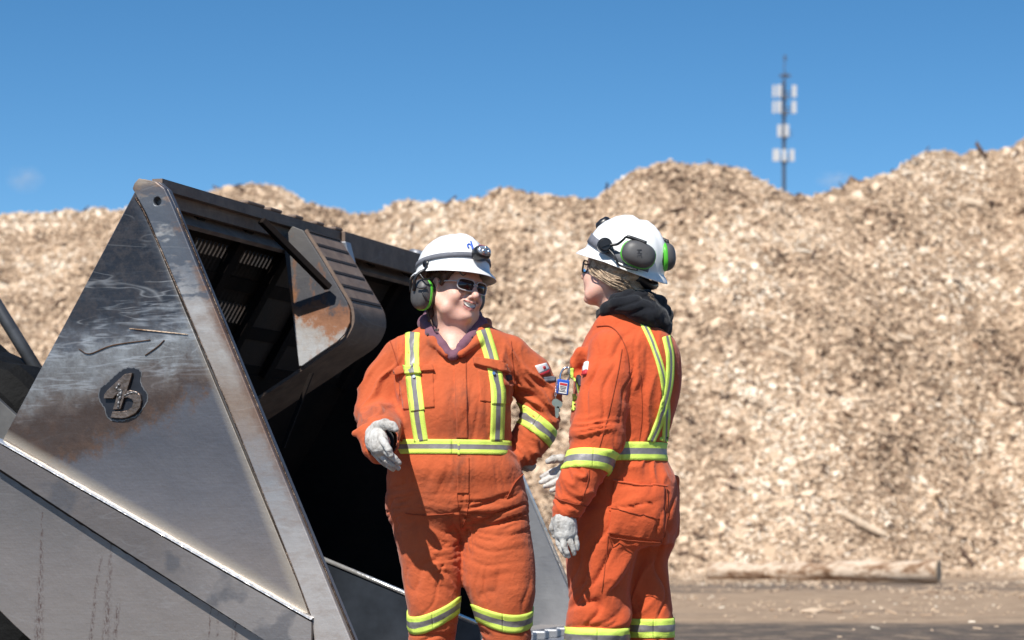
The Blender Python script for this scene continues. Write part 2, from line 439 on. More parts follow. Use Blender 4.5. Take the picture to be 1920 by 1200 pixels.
# ------------------------------------------------------------------ wood chip pile
RID = np.array([(-1500, 640), (-1000, 520), (-500, 430), (-150, 425), (0, 407), (60, 395), (130, 387), (190, 396), (215, 402), (260, 400), (320, 385), (380, 364), (430, 350), (470, 346), (520, 352), (560, 372), (600, 394), (640, 402), (680, 394), (740, 378), (790, 379), (840, 386), (880, 384), (910, 366), (940, 355), (990, 358), (1040, 366), (1090, 378), (1122, 376), (1150, 350), (1190, 325), (1250, 305), (1300, 304), (1360, 313), (1420, 333), (1470, 355), (1520, 369), (1570, 362), (1610, 350), (1660, 322), (1700, 300), (1760, 288), (1830, 287), (1880, 286), (1905, 268), (1960, 240), (2100, 215), (2300, 240), (2700, 330), (3200, 560)], float)
cols = np.concatenate([np.arange(-1500, -200, 24), np.arange(-200, 2100, 7), np.arange(2100, 3201, 24)]).astype(float)
NT = 190; ts = np.linspace(-0.06, 1.35, NT)
rp = np.interp(cols, RID[:, 0], RID[:, 1])
for _ in range(2): rp = np.convolve(np.pad(rp, 2, 'edge'), [.1, .2, .4, .2, .1], 'valid')
Yf = 35.0+1.1*np.sin(cols/260.)+0.5*np.sin(cols/97.+1); Yf = Yf-0.6/(1+np.exp(-(cols-1250)/60)); Yr = Yf+9.3+1.0*np.sin(cols/410.+2)
C, T = np.meshgrid(cols, ts, indexing='ij')
YY = Yf[:, None]+(Yr-Yf)[:, None]*T
Rz = (H+(HY-rp)*Yr/F)[:, None]
prof = np.where(T < 0, T*0.2, np.where(T < 1, 0.97*T+0.03*np.sin(np.clip(T, 0, 1)*math.pi/2), 1-(T-1)*0.8))
prof = np.where((T > 0.86), np.minimum(prof, 1-2.6*(T-1.0)**2*1.0), prof)
prof = np.where(T > 1.15, 0.9415-(T-1.15)*0.78, prof)
foot = np.clip(T/0.1, 0, 1)
XX = (C-960)*YY/F
P3 = np.stack([XX, YY, 0*XX], -1).reshape(-1, 3)
n = fbm(P3*0.5+9, 3).reshape(C.shape)*0.30+fbm(P3*2.1+2, 4).reshape(C.shape)*0.15
gul = np.abs(perlin(P3*np.array([0.55, 0.16, 1])+40)).reshape(C.shape)
ZZ = Rz*prof + n*np.clip(foot, 0, 1)*np.clip(1.5-np.clip(T, 0, 1), .35, 1) + (0.30*(gul-0.25))*foot*np.clip((1-T)*3, 0, 1)
V = np.stack([XX, YY, ZZ], -1); nc = len(cols)
i, j = np.meshgrid(np.arange(nc-1), np.arange(NT-1), indexing='ij'); q = (i*NT+j).ravel()
Fp = np.stack([q, q+NT, q+NT+1, q+1], 1)
def pilemats():
    m, nt, b, P = new_mat("wood_chip_bed")
    n1 = noise(nt, P, 0.5, 4, 0.6); n2 = noise(nt, P, 9, 5, 0.75, stretch=(1, 1, 1.8))
    col = mix(nt, ramp(nt, n2, [(0.36, 0.0), (0.62, 1.0)]), (0.25, 0.16, 0.10), (0.62, 0.46, 0.32))
    col = mix(nt, ramp(nt, n1, [(0.55, 0.0), (0.72, 0.5)]), col, (0.20, 0.11, 0.06))
    nt.links.new(col, b.inputs['Base Color']); b.inputs['Roughness'].default_value = 0.95; b.inputs['Specular IOR Level'].default_value = 0.1
    bump(nt, b, n2, 0.12)
    m2, nt, b, P = new_mat("wood_chips")
    gm = nt.nodes.new("ShaderNodeNewGeometry"); r = gm.outputs['Random Per Island']
    big = noise(nt, P, 0.45, 5, 0.65)
    fac = mth(nt, 'ADD', mth(nt, 'MULTIPLY', r, 0.85), mth(nt, 'MULTIPLY', mth(nt, 'SUBTRACT', 0.55, big), 2.2))
    col = ramp(nt, fac, [(0.0, (0.07, 0.045, 0.032)), (0.06, (0.12, 0.075, 0.05)), (0.16, (0.33, 0.22, 0.145)), (0.28, (0.50, 0.36, 0.245)), (0.60, (0.62, 0.465, 0.325)), (0.90, (0.71, 0.55, 0.40)), (1.0, (0.80, 0.69, 0.55))])
    nt.links.new(col, b.inputs['Base Color']); b.inputs['Roughness'].default_value = 0.9; b.inputs['Specular IOR Level'].default_value = 0.1
    return m, m2
M['bed'], M['chips'] = pilemats()
def chip_mesh(cen, nor, L, Wd, Th, tilt=0.5):
    n = len(cen); nor = nor+rng.normal(size=(n, 3))*tilt; nor /= np.linalg.norm(nor, axis=1)[:, None]
    t = rng.normal(size=(n, 3)); t -= nor*(t*nor).sum(1)[:, None]; t /= np.linalg.norm(t, axis=1)[:, None]
    b = np.cross(nor, t); V = []
    sk = rng.uniform(0.45, 1.0, size=(n, 4))
    for iz in (-1, 1):
        for k, (a, c) in enumerate(((-1, -1), (1, -1), (1, 1), (-1, 1))):
            V.append(cen+t*(a*L*sk[:, k]*.5)[:, None]+b*(c*Wd*.5*sk[:, 3-k])[:, None]+nor*(iz*Th*.5)[:, None])
    V = np.stack(V, 1).reshape(-1, 3)
    f = np.array([(3,2,1,0),(4,5,6,7),(0,1,5,4),(1,2,6,5),(2,3,7,6),(3,0,4,7)])
    return V, (np.arange(n)[:, None, None]*8+f[None]).reshape(-1, 4)
def gnorm(ci, ti):
    i = np.clip(ci.astype(int), 0, nc-2); j = np.clip(ti.astype(int), 0, NT-2); fi = (ci-i)[:, None]; fj = (ti-j)[:, None]
    p = (V[i, j]*(1-fi)*(1-fj)+V[i+1, j]*fi*(1-fj)+V[i, j+1]*(1-fi)*fj+V[i+1, j+1]*fi*fj)
    nn = np.cross(V[i+1, j]-V[i, j], V[i, j+1]-V[i, j]); nn /= np.linalg.norm(nn, axis=1)[:, None]
    return p, nn
K = 130000
c0 = np.searchsorted(cols, -230); c1 = np.searchsorted(cols, 2130)
ci = rng.uniform(c0, c1, K); ti = rng.uniform(4, NT*0.80, K)
cen, nor = gnorm(ci, ti)
L = np.exp(rng.normal(-2.62, 0.44, K)); Wd = L*rng.uniform(0.25, 0.75, K); Th = rng.uniform(0.008, 0.022, K)
big = rng.random(K) < 0.010; L[big] *= rng.uniform(1.8, 4, big.sum()); Wd[big] *= 0.6
cv, cf = chip_mesh(cen+nor*rng.uniform(-.01, .03, K)[:, None], nor, L, Wd, Th, 0.40)
pv = V.reshape(-1, 3)
K2 = 700; ci2 = rng.uniform(c0, c1, K2); ti2 = rng.uniform(4, NT*0.80, K2); ce2, no2 = gnorm(ci2, ti2)
L2_ = np.exp(rng.normal(-1.75, 0.4, K2)); sv, sf = chip_mesh(ce2+no2*.05, no2, L2_, L2_*rng.uniform(.1, .25, K2), rng.uniform(.015, .03, K2), .25)
M['bark_shreds'] = simple("bark_shreds", (0.13, 0.08, 0.055), 0.95, var=0.3, scale=3)
tag(mk('wood_chip_pile', np.vstack([pv, cv, sv]), np.vstack([Fp, cf+len(pv), sf+len(pv)+len(cv)]), [M['bed'], M['chips'], M['bark_shreds']], smooth=False,
       fm=np.concatenate([np.zeros(len(Fp)), np.ones(len(cf)), np.full(len(sf), 2)])),
    'long tan pile of fresh wood chips filling the background under the sky', 'wood chip pile', kind='stuff')
# chips trodden over the yard
K = 15000
yy = 12+24*rng.beta(3.2, 0.8, K); px = rng.uniform(-200, 2120, K)
keep = (perlin(np.stack([(px-960)*yy/F*0.5, yy*0.55, yy*0], 1)) > -0.05) | (yy > 32); keep &= (yy > 19) | (rng.random(K) < 0.35); yy = yy[keep]; px = px[keep]; K = len(yy)
cen = np.stack([(px-960)*yy/F, yy, np.full(K, 0.006)], 1); nor = np.tile([0, 0, 1.], (K, 1))
L = np.exp(rng.normal(-3.3, 0.5, K)); cv, cf = chip_mesh(cen, nor, L, L*rng.uniform(.3, .8, K), rng.uniform(.004, .012, K), 0.15)
tag(mk('ground_chips', cv, cf, M['chips'], smooth=False), 'loose wood chips trodden into the yard in front of the pile', 'wood chips', kind='stuff')

# ------------------------------------------------------------------ log and sticks
def bark():
    m, nt, b, P = new_mat("log_wood")
    n1 = noise(nt, P, 4, 5, 0.7, stretch=(0.5, 2, 2)); n2 = noise(nt, P, 22, 4, 0.7, stretch=(0.3, 1, 1))
    col = ramp(nt, n1, [(0.36, (0.15, 0.085, 0.05)), (0.44, (0.36, 0.24, 0.155)), (0.54, (0.74, 0.60, 0.46))])
    col = mix(nt, mth(nt, 'MULTIPLY', n2, 0.5), col, (0.20, 0.11, 0.065))
    nt.links.new(col, b.inputs['Base Color']); b.inputs['Roughness'].default_value = 0.95; b.inputs['Specular IOR Level'].default_value = 0.1; bump(nt, b, n2, 0.03)
    return m
M['bark'] = bark(); M['cutwood'] = simple("cut_wood", (0.62, 0.46, 0.30), 0.8, var=0.2, scale=20)
M['paledwood'] = simple("pale_split_wood", (0.70, 0.55, 0.40), 0.8, var=0.15, scale=9)
M['darkwood'] = simple("dark_stick", (0.10, 0.055, 0.035), 0.9, var=0.3, scale=9)
a, b_ = W(1328, 1069, 30.4), W(1760, 1077, 29.2); a.z = 0.10; b_.z = 0.13
mb = MB(); pts = [a.lerp(b_, t)+Vector((0, 0.02*math.sin(t*9), 0.006*math.sin(t*13))) for t in np.linspace(0, 1, 26)]
rad = [0.100+0.034*t+0.006*math.sin(t*21)+0.004*math.sin(t*47) for t in np.linspace(0, 1, 26)]
mb.tube(pts, rad, 18, caps=False); log = mb.build('log', M['bark'], smooth=True)
tag(log, 'long bare log lying on the yard at the foot of the chip pile', 'log')
for p, r, d in ((pts[0], rad[0], -1), (pts[-1], rad[-1], 1)):
    ax = (b_-a).normalized()*d; e = MB(); e.tube([p-ax*0.004, p+ax*0.006], [r*0.99, r*0.97], 18); e.build('cut_end', M['cutwood'], log)
def stick(label, p, q, Y, r, mat, lift=0.05, sq=0.5):
    A, B_ = W(*p, Y), W(*q, Y); e = MB()
    pts = [A.lerp(B_, t)+Vector((0, -0.02, r*0.12*math.sin(t*5+r*99))) for t in np.linspace(0, 1, 9)]
    e.tube(pts, [0.62*r*(0.65+0.35*math.sin(0.4+2.4*t)) for t in np.linspace(0, 1, 9)], 7, sq=sq)
    o = e.build('wood_stick', mat, smooth=False); tag(o, label, 'stick', 'sticks lying on the wood chip pile'); return o
def pile_depth(px, py):
    i = int(np.clip(np.searchsorted(cols, px), 0, nc-1)); col = V[i]; r = HY-F*(col[:, 2]-H)/col[:, 1]
    k = np.argmax((r[:-1] >= py) & (r[1:] <= py)); return float(col[k, 1])-0.12
stick('pale split slab sloping down on the pile above the log', (1577, 962), (1660, 1002), pile_depth(1620, 985), 0.075, M['paledwood'])
stick('pale plank end high on the right slope of the pile', (1795, 372), (1840, 384), pile_depth(1818, 380), 0.10, M['paledwood'])
stick('pale broken slab halfway up the pile on the right', (1664, 628), (1712, 634), pile_depth(1690, 632), 0.07, M['paledwood'])
stick('pale stick low on the pile at the right edge of the picture', (1876, 733), (1905, 757), pile_depth(1890, 745), 0.06, M['paledwood'])
stick('long thin pale stick on the middle of the slope right of the two workers', (1440, 650), (1492, 668), pile_depth(1470, 660), 0.06, M['paledwood'])
stick('dark twig poking up from the ridge between the two hard hats', (833, 386), (856, 368), pile_depth(838, 392)+0.3, 0.035, M['darkwood'])
stick('pale board end resting on the ridge right of the mast', (1620, 334), (1632, 340), pile_depth(1630, 350)-0.1, 0.045, M['paledwood'])

# ------------------------------------------------------------------ cell mast
M['mast'] = simple("mast_steel", (0.10, 0.12, 0.16), 0.6, 0.3, var=0.1, scale=1)
M['antenna'] = simple("antenna_white", (0.48, 0.49, 0.50), 0.5, var=0.03, scale=1)
YM = 210.0; s_ = YM/F
def MW(px, py): return W(px, py, YM)
root = empty('cell_mast', (MW(1470, 0).x, YM, 0), 'tall thin phone mast with four tiers of white antennas behind the ridge', 'mast')
mb = MB(); zt = MW(0, 150).z; base = MW(1470, 0); R = 0.16
legs = [Vector((R*math.cos(t), R*math.sin(t), 0)) for t in (0.5, 2.6, 4.7)]
for l in legs: mb.tube([Vector((base.x, YM, 0))+l, Vector((base.x, YM, zt))+l*0.7], 0.055, 6)
z = 0.0; k = 0
while z < zt-0.7:
    for i in range(3):
        A = Vector((base.x, YM, z))+legs[(i+k) % 3]; B_ = Vector((base.x, YM, z+0.6))+legs[(i+k+1) % 3]; mb.tube([A, B_], 0.02, 4)
    z += 0.6; k += 1
mb.build('lattice_tower', M['mast'], root)
e = MB(); e.tube([Vector((base.x, YM, zt)), MW(1471.5, 112)], 0.045, 6); e.tube([MW(1472, 112), MW(1472, 104)], 0.12, 8); e.build('top_rod', M['mast'], root)
e = MB(); c = MW(1472, 142)
e.box(c, (0.48, 0, 0), (0, .2, 0), (0, 0, .08)); e.tube([c+Vector((0, 0, -.2)), c+Vector((0, 0, .25))], 0.13, 8); e.build('crossarm', M['mast'], root)
for (yy, lst) in ((172, (1450.5, 1460, 1488.5)), (202, (1450.5, 1460, 1488)), (246, (1461, 1474)), (292, (1451, 1457, 1470, 1484.5))):
    e = MB(); c = MW(1471, yy+8); e.box(c, (0.62, 0, 0), (0, .04, 0), (0, 0, .05)); e.box(c+Vector((0, 0, .35)), (0.62, 0, 0), (0, .04, 0), (0, 0, .05))
    e.box(c+Vector((0, 0, -.1)), (0.25, 0, 0), (0, .25, 0), (0, 0, .16)); e.build('antenna_mount', M['mast'], root)
    for i, x in enumerate(lst):
        c = MW(x, yy); e = MB(); e.box(c+Vector((0, -.25 if i != 1 else -.4, 0)), (0.19 if x > 1455 else .12, 0, 0), (0, .09, 0), (0, 0, .52)); e.build('antenna', M['antenna'], root)
# faint wisps of cloud, real thin puffs far off
def cloudmat():
    m = bpy.data.materials.new("cloud_wisp"); m.use_nodes = True; nt = m.node_tree; nt.nodes.remove(nt.nodes["Principled BSDF"])
    out = nt.nodes["Material Output"]; v = nt.nodes.new("ShaderNodeVolumePrincipled"); v.inputs['Color'].default_value = (1, 1, 1, 1)
    tc = nt.nodes.new("ShaderNodeTexCoord"); ln = nt.nodes.new("ShaderNodeVectorMath"); ln.operation = 'LENGTH'; nt.links.new(tc.outputs['Object'], ln.inputs[0])
    nz = noise(nt, tc.outputs['Object'], 1.6, 4, 0.6)
    f = mth(nt, 'MULTIPLY', mth(nt, 'SUBTRACT', 1.0, ln.outputs['Value'], clamp=True), mth(nt, 'MULTIPLY', mth(nt, 'SUBTRACT', nz, 0.40, clamp=True), 0.16))
    nt.links.new(f, v.inputs['Density']); nt.links.new(v.outputs[0], out.inputs['Volume']); return m
M['cloud'] = cloudmat()
for px, py, rx, rz in ((47, 336, 34, 24), (1565, 337, 34, 16)):
    bm = bmesh.new(); bmesh.ops.create_icosphere(bm, subdivisions=3, radius=1.0)
    me = bpy.data.meshes.new('cloud'); bm.to_mesh(me); bm.free(); me.materials.append(M['cloud'])
    o = bpy.data.objects.new('cloud', me); sc.collection.objects.link(o); o.location = W(px, py, 1800); o.scale = (rx*1800/F*1.2, 16, rz*1800/F*1.2)
    tag(o, 'faint small wisp of cloud low in the blue sky at the %s' % ('far left' if px < 900 else 'right of the mast'), 'cloud', kind='stuff')

# ------------------------------------------------------------------ loader bucket
_w = Vector((0.85, 2.6, 0)).normalized(); VD = _w; U = Vector((_w.y, -_w.x, 0))
O = Vector(((290-960)*8.5/F, 8.5, 0))
def BW(u, v, z): return O+U*u+VD*v+Vector((0, 0, z))
def uz(px, py, v=0.0):
    r = Vector(((px-960)/F, 1, 0)); t = (v+O.dot(VD))/r.dot(VD); p = r*t
    return (p-O).dot(U), H+(HY-py)*t/F
def Bloc(Vv):
    Vv = np.asarray(Vv); d = Vv-np.array(O); return np.stack([d@np.array(U), Vv[:, 2], d@np.array(VD)], 1)
WB = 2.70
FE0, FE1 = uz(331, 390), uz(668, 1205); FEK = (FE1[0]-FE0[0])/(FE0[1]-FE1[1])
loader = empty('wheel_loader', BW(-1.6, 1.3, 0), 'wheel loader carrying a big bare steel bucket with its open side to the right', 'loader')
bucket = empty('bucket', BW(0, 0, 0.27), parent=loader)

def steel(kind):
    m, nt, b, P = new_mat("steel_"+kind)
    s = nt.nodes.new("ShaderNodeSeparateXYZ"); nt.links.new(P, s.inputs[0]); u, z = s.outputs[0], s.outputs[1]
    n1 = noise(nt, P, 3.2, 5, 0.62); n2 = noise(nt, P, 11, 5, 0.7); n3 = noise(nt, P, 90, 3, 0.6)
    def wob(x, a1=0.25, a2=0.08):
        return mth(nt, 'ADD', x, mth(nt, 'ADD', mth(nt, 'MULTIPLY', mth(nt, 'SUBTRACT', n1, 0.5), a1), mth(nt, 'MULTIPLY', mth(nt, 'SUBTRACT', n2, 0.5), a2)))
    met, rgh = 0.62, 0.40
    DK = (0.020, 0.025, 0.035); PALE = (0.40, 0.43, 0.45); BR = (0.092, 0.064, 0.052); RU = (0.30, 0.125, 0.045); ST = (0.27, 0.27, 0.285); WARM = (0.27, 0.235, 0.22)
    if kind == 'panel':
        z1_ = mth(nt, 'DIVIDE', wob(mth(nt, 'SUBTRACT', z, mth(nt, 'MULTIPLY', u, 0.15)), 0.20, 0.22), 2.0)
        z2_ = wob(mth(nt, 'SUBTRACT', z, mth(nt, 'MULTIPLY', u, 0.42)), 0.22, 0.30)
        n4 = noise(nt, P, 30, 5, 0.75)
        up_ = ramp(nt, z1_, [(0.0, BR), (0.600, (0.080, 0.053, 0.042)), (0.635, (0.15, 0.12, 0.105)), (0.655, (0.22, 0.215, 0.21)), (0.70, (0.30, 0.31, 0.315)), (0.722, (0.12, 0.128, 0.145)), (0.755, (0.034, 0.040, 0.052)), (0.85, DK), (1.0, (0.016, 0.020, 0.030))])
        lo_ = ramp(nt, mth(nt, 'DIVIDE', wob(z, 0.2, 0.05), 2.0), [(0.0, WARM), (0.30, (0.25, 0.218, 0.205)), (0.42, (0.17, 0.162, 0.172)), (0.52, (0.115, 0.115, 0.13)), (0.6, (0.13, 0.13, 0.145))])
        up_ = mix(nt, mth(nt, 'MULTIPLY', ramp(nt, n4, [(0.42, 0.0), (0.62, 1.0)]), 0.45), up_, (0.09, 0.075, 0.07))
        st_ = ramp(nt, z2_, [(0.0, 0.0), (1.095/1.0 if False else 0.999, 0.0), (1.0, 1.0)]) if False else mth(nt, 'MULTIPLY', mth(nt, 'SUBTRACT', z2_, 1.085), 12.0, clamp=True)
        col = mix(nt, st_, lo_, up_)
        edge_ = mth(nt, 'SUBTRACT', 1.0, mth(nt, 'MULTIPLY', mth(nt, 'ABSOLUTE', mth(nt, 'SUBTRACT', z2_, 1.135)), 11.0), clamp=True)
        rs = ramp(nt, n4, [(0.47, 0.0), (0.62, 1.0)])
        col = mix(nt, mth(nt, 'MULTIPLY', mth(nt, 'MULTIPLY', rs, edge_), 0.75), col, (0.15, 0.078, 0.045))
        zr = ramp(nt, z1_, [(0.50, 0.6), (0.60, 0.5), (0.64, 0.0)])
        col = mix(nt, mth(nt, 'MULTIPLY', mth(nt, 'MULTIPLY', ramp(nt, n2, [(0.50, 0.0), (0.66, 1.0)]), mth(nt, 'MULTIPLY', zr, st_)), 0.45), col, (0.15, 0.078, 0.045))
        # heat tint beside the welds
        for (pa_, pb_) in (((12, 826), (590, 1160)), ((445, 790), (588, 1160)), ((262, 380), (445, 790))):
            A_ = Vector(uz(*pa_)); B_ = Vector(uz(*pb_)); D_ = (B_-A_).normalized(); Nn_ = Vector((-D_.y, D_.x))
            dist = mth(nt, 'ABSOLUTE', mth(nt, 'ADD', mth(nt, 'MULTIPLY', mth(nt, 'SUBTRACT', u, A_.x), Nn_.x), mth(nt, 'MULTIPLY', mth(nt, 'SUBTRACT', z, A_.y), Nn_.y)))
            dist = mth(nt, 'ADD', dist, mth(nt, 'MULTIPLY', mth(nt, 'SUBTRACT', n2, 0.5), 0.012))
            if pa_[0] == 262: col = mix(nt, ramp(nt, dist, [(0.0, 0.35), (0.035, 0.0)]), col, (0.12, 0.13, 0.15))
            else: col = mix(nt, ramp(nt, dist, [(0.0, 0.2), (0.008, 0.75), (0.020, 0.6), (0.045, 0.0)]), col, (0.46, 0.39, 0.31))
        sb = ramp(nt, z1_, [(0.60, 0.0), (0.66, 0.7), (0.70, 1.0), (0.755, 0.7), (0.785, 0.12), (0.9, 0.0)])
        for k, (sc_, rt, th) in enumerate(((9.0, 0.75, 0.030), (13.0, -0.55, 0.035), (11.0, 1.5, 0.025))):
            mp = nt.nodes.new("ShaderNodeMapping"); nt.links.new(P, mp.inputs[0]); mp.inputs['Rotation'].default_value = (0, 0, rt); mp.inputs['Scale'].default_value = (0.16, 1.4, 0.3); mp.inputs['Location'].default_value = (k*5.1, k*2.7, 0)
            lin = ramp(nt, mth(nt, 'ABSOLUTE', mth(nt, 'SUBTRACT', noise(nt, mp.outputs[0], sc_, 3, 0.6), 0.5)), [(0.0, 1.0), (th, 0.0)])
            brk = ramp(nt, noise(nt, P, 5+k*2, 3), [(0.46, 0.0), (0.58, 1.0)])
            col = mix(nt, mth(nt, 'MULTIPLY', mth(nt, 'MULTIPLY', mth(nt, 'MULTIPLY', lin, brk), sb), 0.55), col, (0.50, 0.52, 0.54))
        scr_band = ramp(nt, mth(nt, 'DIVIDE', z, 2.0), [(0.60, 0.05), (0.68, 0.6), (0.78, 0.7), (0.86, 0.35), (1.0, 0.2)])
    elif kind == 'strip':
        zz = wob(z, 0.30, 0.14)
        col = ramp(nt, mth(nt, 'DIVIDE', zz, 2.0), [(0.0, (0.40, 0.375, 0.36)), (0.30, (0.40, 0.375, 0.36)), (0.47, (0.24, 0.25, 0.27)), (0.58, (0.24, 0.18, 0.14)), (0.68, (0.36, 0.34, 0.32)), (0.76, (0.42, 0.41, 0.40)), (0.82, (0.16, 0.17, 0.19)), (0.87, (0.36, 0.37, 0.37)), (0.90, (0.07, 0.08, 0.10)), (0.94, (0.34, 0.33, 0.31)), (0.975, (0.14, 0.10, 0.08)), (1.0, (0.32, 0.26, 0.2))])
        # rust creeping in from the front edge; front edge: u = 0.43*(1.97-z)
        e = mth(nt, 'SUBTRACT', mth(nt, 'SUBTRACT', mth(nt, 'ADD', mth(nt, 'MULTIPLY', mth(nt, 'SUBTRACT', FE0[1], z), FEK), FE0[0]), u), mth(nt, 'MULTIPLY', mth(nt, 'SUBTRACT', n2, 0.5), 0.09))
        er = mth(nt, 'MULTIPLY', ramp(nt, e, [(0.0, 1.0), (0.012, 0.9), (0.038, 0.0)]), ramp(nt, mth(nt, 'DIVIDE', z, 2.0), [(0.35, 0.0), (0.5, 0.8), (0.7, 1.0), (1.0, 0.9)]))
        col = mix(nt, er, col, (0.165, 0.10, 0.072)); scr_band = 0.25; met = 0.30; col = mix(nt, ramp(nt, noise(nt, P, 16, 5, 0.7, stretch=(0.5, 1.2, 1)), [(0.45, 0.0), (0.7, 0.45)]), col, (0.20, 0.13, 0.09))
        bl = mth(nt, 'MULTIPLY', ramp(nt, noise(nt, P, 9, 4, 0.6, stretch=(0.6, 1.3, 1)), [(0.49, 0.0), (0.55, 1.0)]), ramp(nt, mth(nt, 'DIVIDE', z, 2.0), [(0.70, 0.0), (0.78, 0.9), (0.95, 0.9), (1.0, 0.2)]))
        col = mix(nt, bl, col, (0.075, 0.09, 0.115))
    elif kind == 'lower':
        col = ramp(nt, wob(z, 0.3, 0.1), [(0.0, (0.32, 0.28, 0.25)), (0.55, (0.27, 0.237, 0.22)), (0.85, (0.18, 0.165, 0.16)), (1.0, (0.15, 0.145, 0.15))])
        # run-down rust streaks
        sp = noise(nt, P, 130, 3, 0.6, stretch=(1, 0.4, 1)); wv = noise(nt, P, 7, 3); tot = 0.0
        for px_, y0_, y1_, w0_, w1_ in ((72, 960, 1260, 0.004, 0.034), (182, 1040, 1120, 0.006, 0.01), (200, 1000, 1250, 0.004, 0.03), (214, 1130, 1250, 0.012, 0.018), (393, 1110, 1200, 0.003, 0.006), (404, 1135, 1250, 0.003, 0.01), (437, 1130, 1230, 0.008, 0.02)):
            (ua, za), (ub, zb) = uz(px_+8, y0_), uz(px_-2, y1_)
            t = mth(nt, 'DIVIDE', mth(nt, 'SUBTRACT', za, z), za-zb)
            du = mth(nt, 'ABSOLUTE', mth(nt, 'ADD', mth(nt, 'SUBTRACT', u, mth(nt, 'MULTIPLY_ADD', t, ub-ua, ua)), mth(nt, 'MULTIPLY', mth(nt, 'SUBTRACT', wv, 0.5), 0.03)))
            wd = mth(nt, 'MULTIPLY_ADD', t, w1_-w0_, w0_)
            q = mth(nt, 'MULTIPLY', mth(nt, 'SUBTRACT', 1.0, mth(nt, 'DIVIDE', du, wd), clamp=True), mth(nt, 'GREATER_THAN', t, 0.0))
            tot = mth(nt, 'MAXIMUM', tot, q)
        f = mth(nt, 'MULTIPLY', ramp(nt, tot, [(0.0, 0.0), (0.9, 1.0)]), ramp(nt, sp, [(0.44, 0.0), (0.62, 1.0)]))
        col = mix(nt, mth(nt, 'MULTIPLY', f, 0.8), col, (0.09, 0.045, 0.035)); scr_band = 0.18
    elif kind == 'bar':
        col = ramp(nt, wob(u, 0.3, 0.1), [(0.0, (0.18, 0.158, 0.15)), (0.25, (0.29, 0.26, 0.245)), (0.8, (0.36, 0.325, 0.305))])
        d = ramp(nt, noise(nt, P, 4.4, 4, 0.5), [(0.55, 0.0), (0.60, 1.0)]); col = mix(nt, mth(nt, 'MULTIPLY', d, 0.55), col, (0.09, 0.095, 0.11)); scr_band = 0.2
    elif kind == 'inner':  # near-black: the deep shade inside the bucket is put into the steel colour
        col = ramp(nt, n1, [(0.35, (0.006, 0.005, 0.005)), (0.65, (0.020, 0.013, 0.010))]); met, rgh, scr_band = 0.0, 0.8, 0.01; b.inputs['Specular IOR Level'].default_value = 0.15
    elif kind == 'box':
        zz = wob(z, 0.12, 0.28)
        col = ramp(nt, mth(nt, 'DIVIDE', zz, 2.0), [(0.0, (0.46, 0.46, 0.46)), (0.73, (0.46, 0.46, 0.46)), (0.755, (0.40, 0.36, 0.33)), (0.77, (0.34, 0.16, 0.085)), (0.80, (0.24, 0.11, 0.06)), (0.815, (0.07, 0.07, 0.08)), (1.0, (0.14, 0.13, 0.12))])
        rs = ramp(nt, noise(nt, P, 14, 4, 0.7, stretch=(1, 0.4, 1)), [(0.56, 0.0), (0.68, 1.0)]); col = mix(nt, mth(nt, 'MULTIPLY', rs, 0.8), col, RU); met, rgh, scr_band = 0.35, 0.55, 0.15
    elif kind == 'rail':
        col = ramp(nt, n2, [(0.3, (0.10, 0.064, 0.047)), (0.7, (0.22, 0.155, 0.115))]); met, rgh, scr_band = 0.0, 0.68, 0.15
    elif kind == 'plain':
        col = ramp(nt, n1, [(0.3, (0.25, 0.26, 0.29)), (0.7, (0.36, 0.37, 0.39))]); scr_band = 0.3
    # scratches: three families of thin warped lines
    for k, (sc_, rt, th) in enumerate(((2.3, 0.6, 0.006), (3.9, -0.9, 0.005), (7.0, 0.2, 0.010))):
        mp = nt.nodes.new("ShaderNodeMapping"); nt.links.new(P, mp.inputs[0]); mp.inputs['Rotation'].default_value = (0, 0, rt); mp.inputs['Scale'].default_value = (0.35, 1.6, 0.3); mp.inputs['Location'].default_value = (k*3.1, k*1.7, 0)
        q = noise(nt, mp.outputs[0], sc_, 2, 0.4)
        lin = ramp(nt, mth(nt, 'ABSOLUTE', mth(nt, 'SUBTRACT', q, 0.5)), [(0.0, 1.0), (th, 0.0)])
        brk = ramp(nt, noise(nt, P, 4+k, 2), [(0.48, 0.0), (0.58, 1.0)])
        f = mth(nt, 'MULTIPLY', mth(nt, 'MULTIPLY', lin, brk), scr_band)
        col = mix(nt, mth(nt, 'MULTIPLY', f, 0.55), col, (0.52, 0.52, 0.52))
    # fine directional brushing
    br = noise(nt, P, 90, 4, 0.75, stretch=(0.10, 1.5, 1), rot=(0, 0, -0.45))
    col = mix(nt, mth(nt, 'MULTIPLY', br, 0.13), col, (0.07, 0.07, 0.077) if kind != 'inner' else (0.01, 0.009, 0.009))
    nt.links.new(col, b.inputs['Base Color']); b.inputs['Metallic'].default_value = met
    r = mth(nt, 'ADD', mth(nt, 'MULTIPLY', n2, 0.22), rgh-0.09); r = mth(nt, 'ADD', r, mth(nt, 'MULTIPLY', br, 0.08)); nt.links.new(r, b.inputs['Roughness'])
    bump(nt, b, n1, 0.006); bump(nt, b, br, 0.0004); bump(nt, b, n3, 0.0004)
    return m
for k in ('panel', 'strip', 'lower', 'bar', 'inner', 'box', 'rail', 'plain'): M['s_'+k] = steel(k)
def weldmat():
    m, nt, b, P = new_mat("weld_bead"); n2 = noise(nt, P, 60, 4, 0.7)
    nt.links.new(ramp(nt, noise(nt, P, 9, 4, 0.6), [(0.4, (0.05, 0.032, 0.024)), (0.6, (0.15, 0.11, 0.085)), (0.78, (0.4, 0.36, 0.32))]), b.inputs['Base Color'])
    b.inputs['Metallic'].default_value = 0.7; b.inputs['Roughness'].default_value = 0.4; bump(nt, b, n2, 0.004); return m
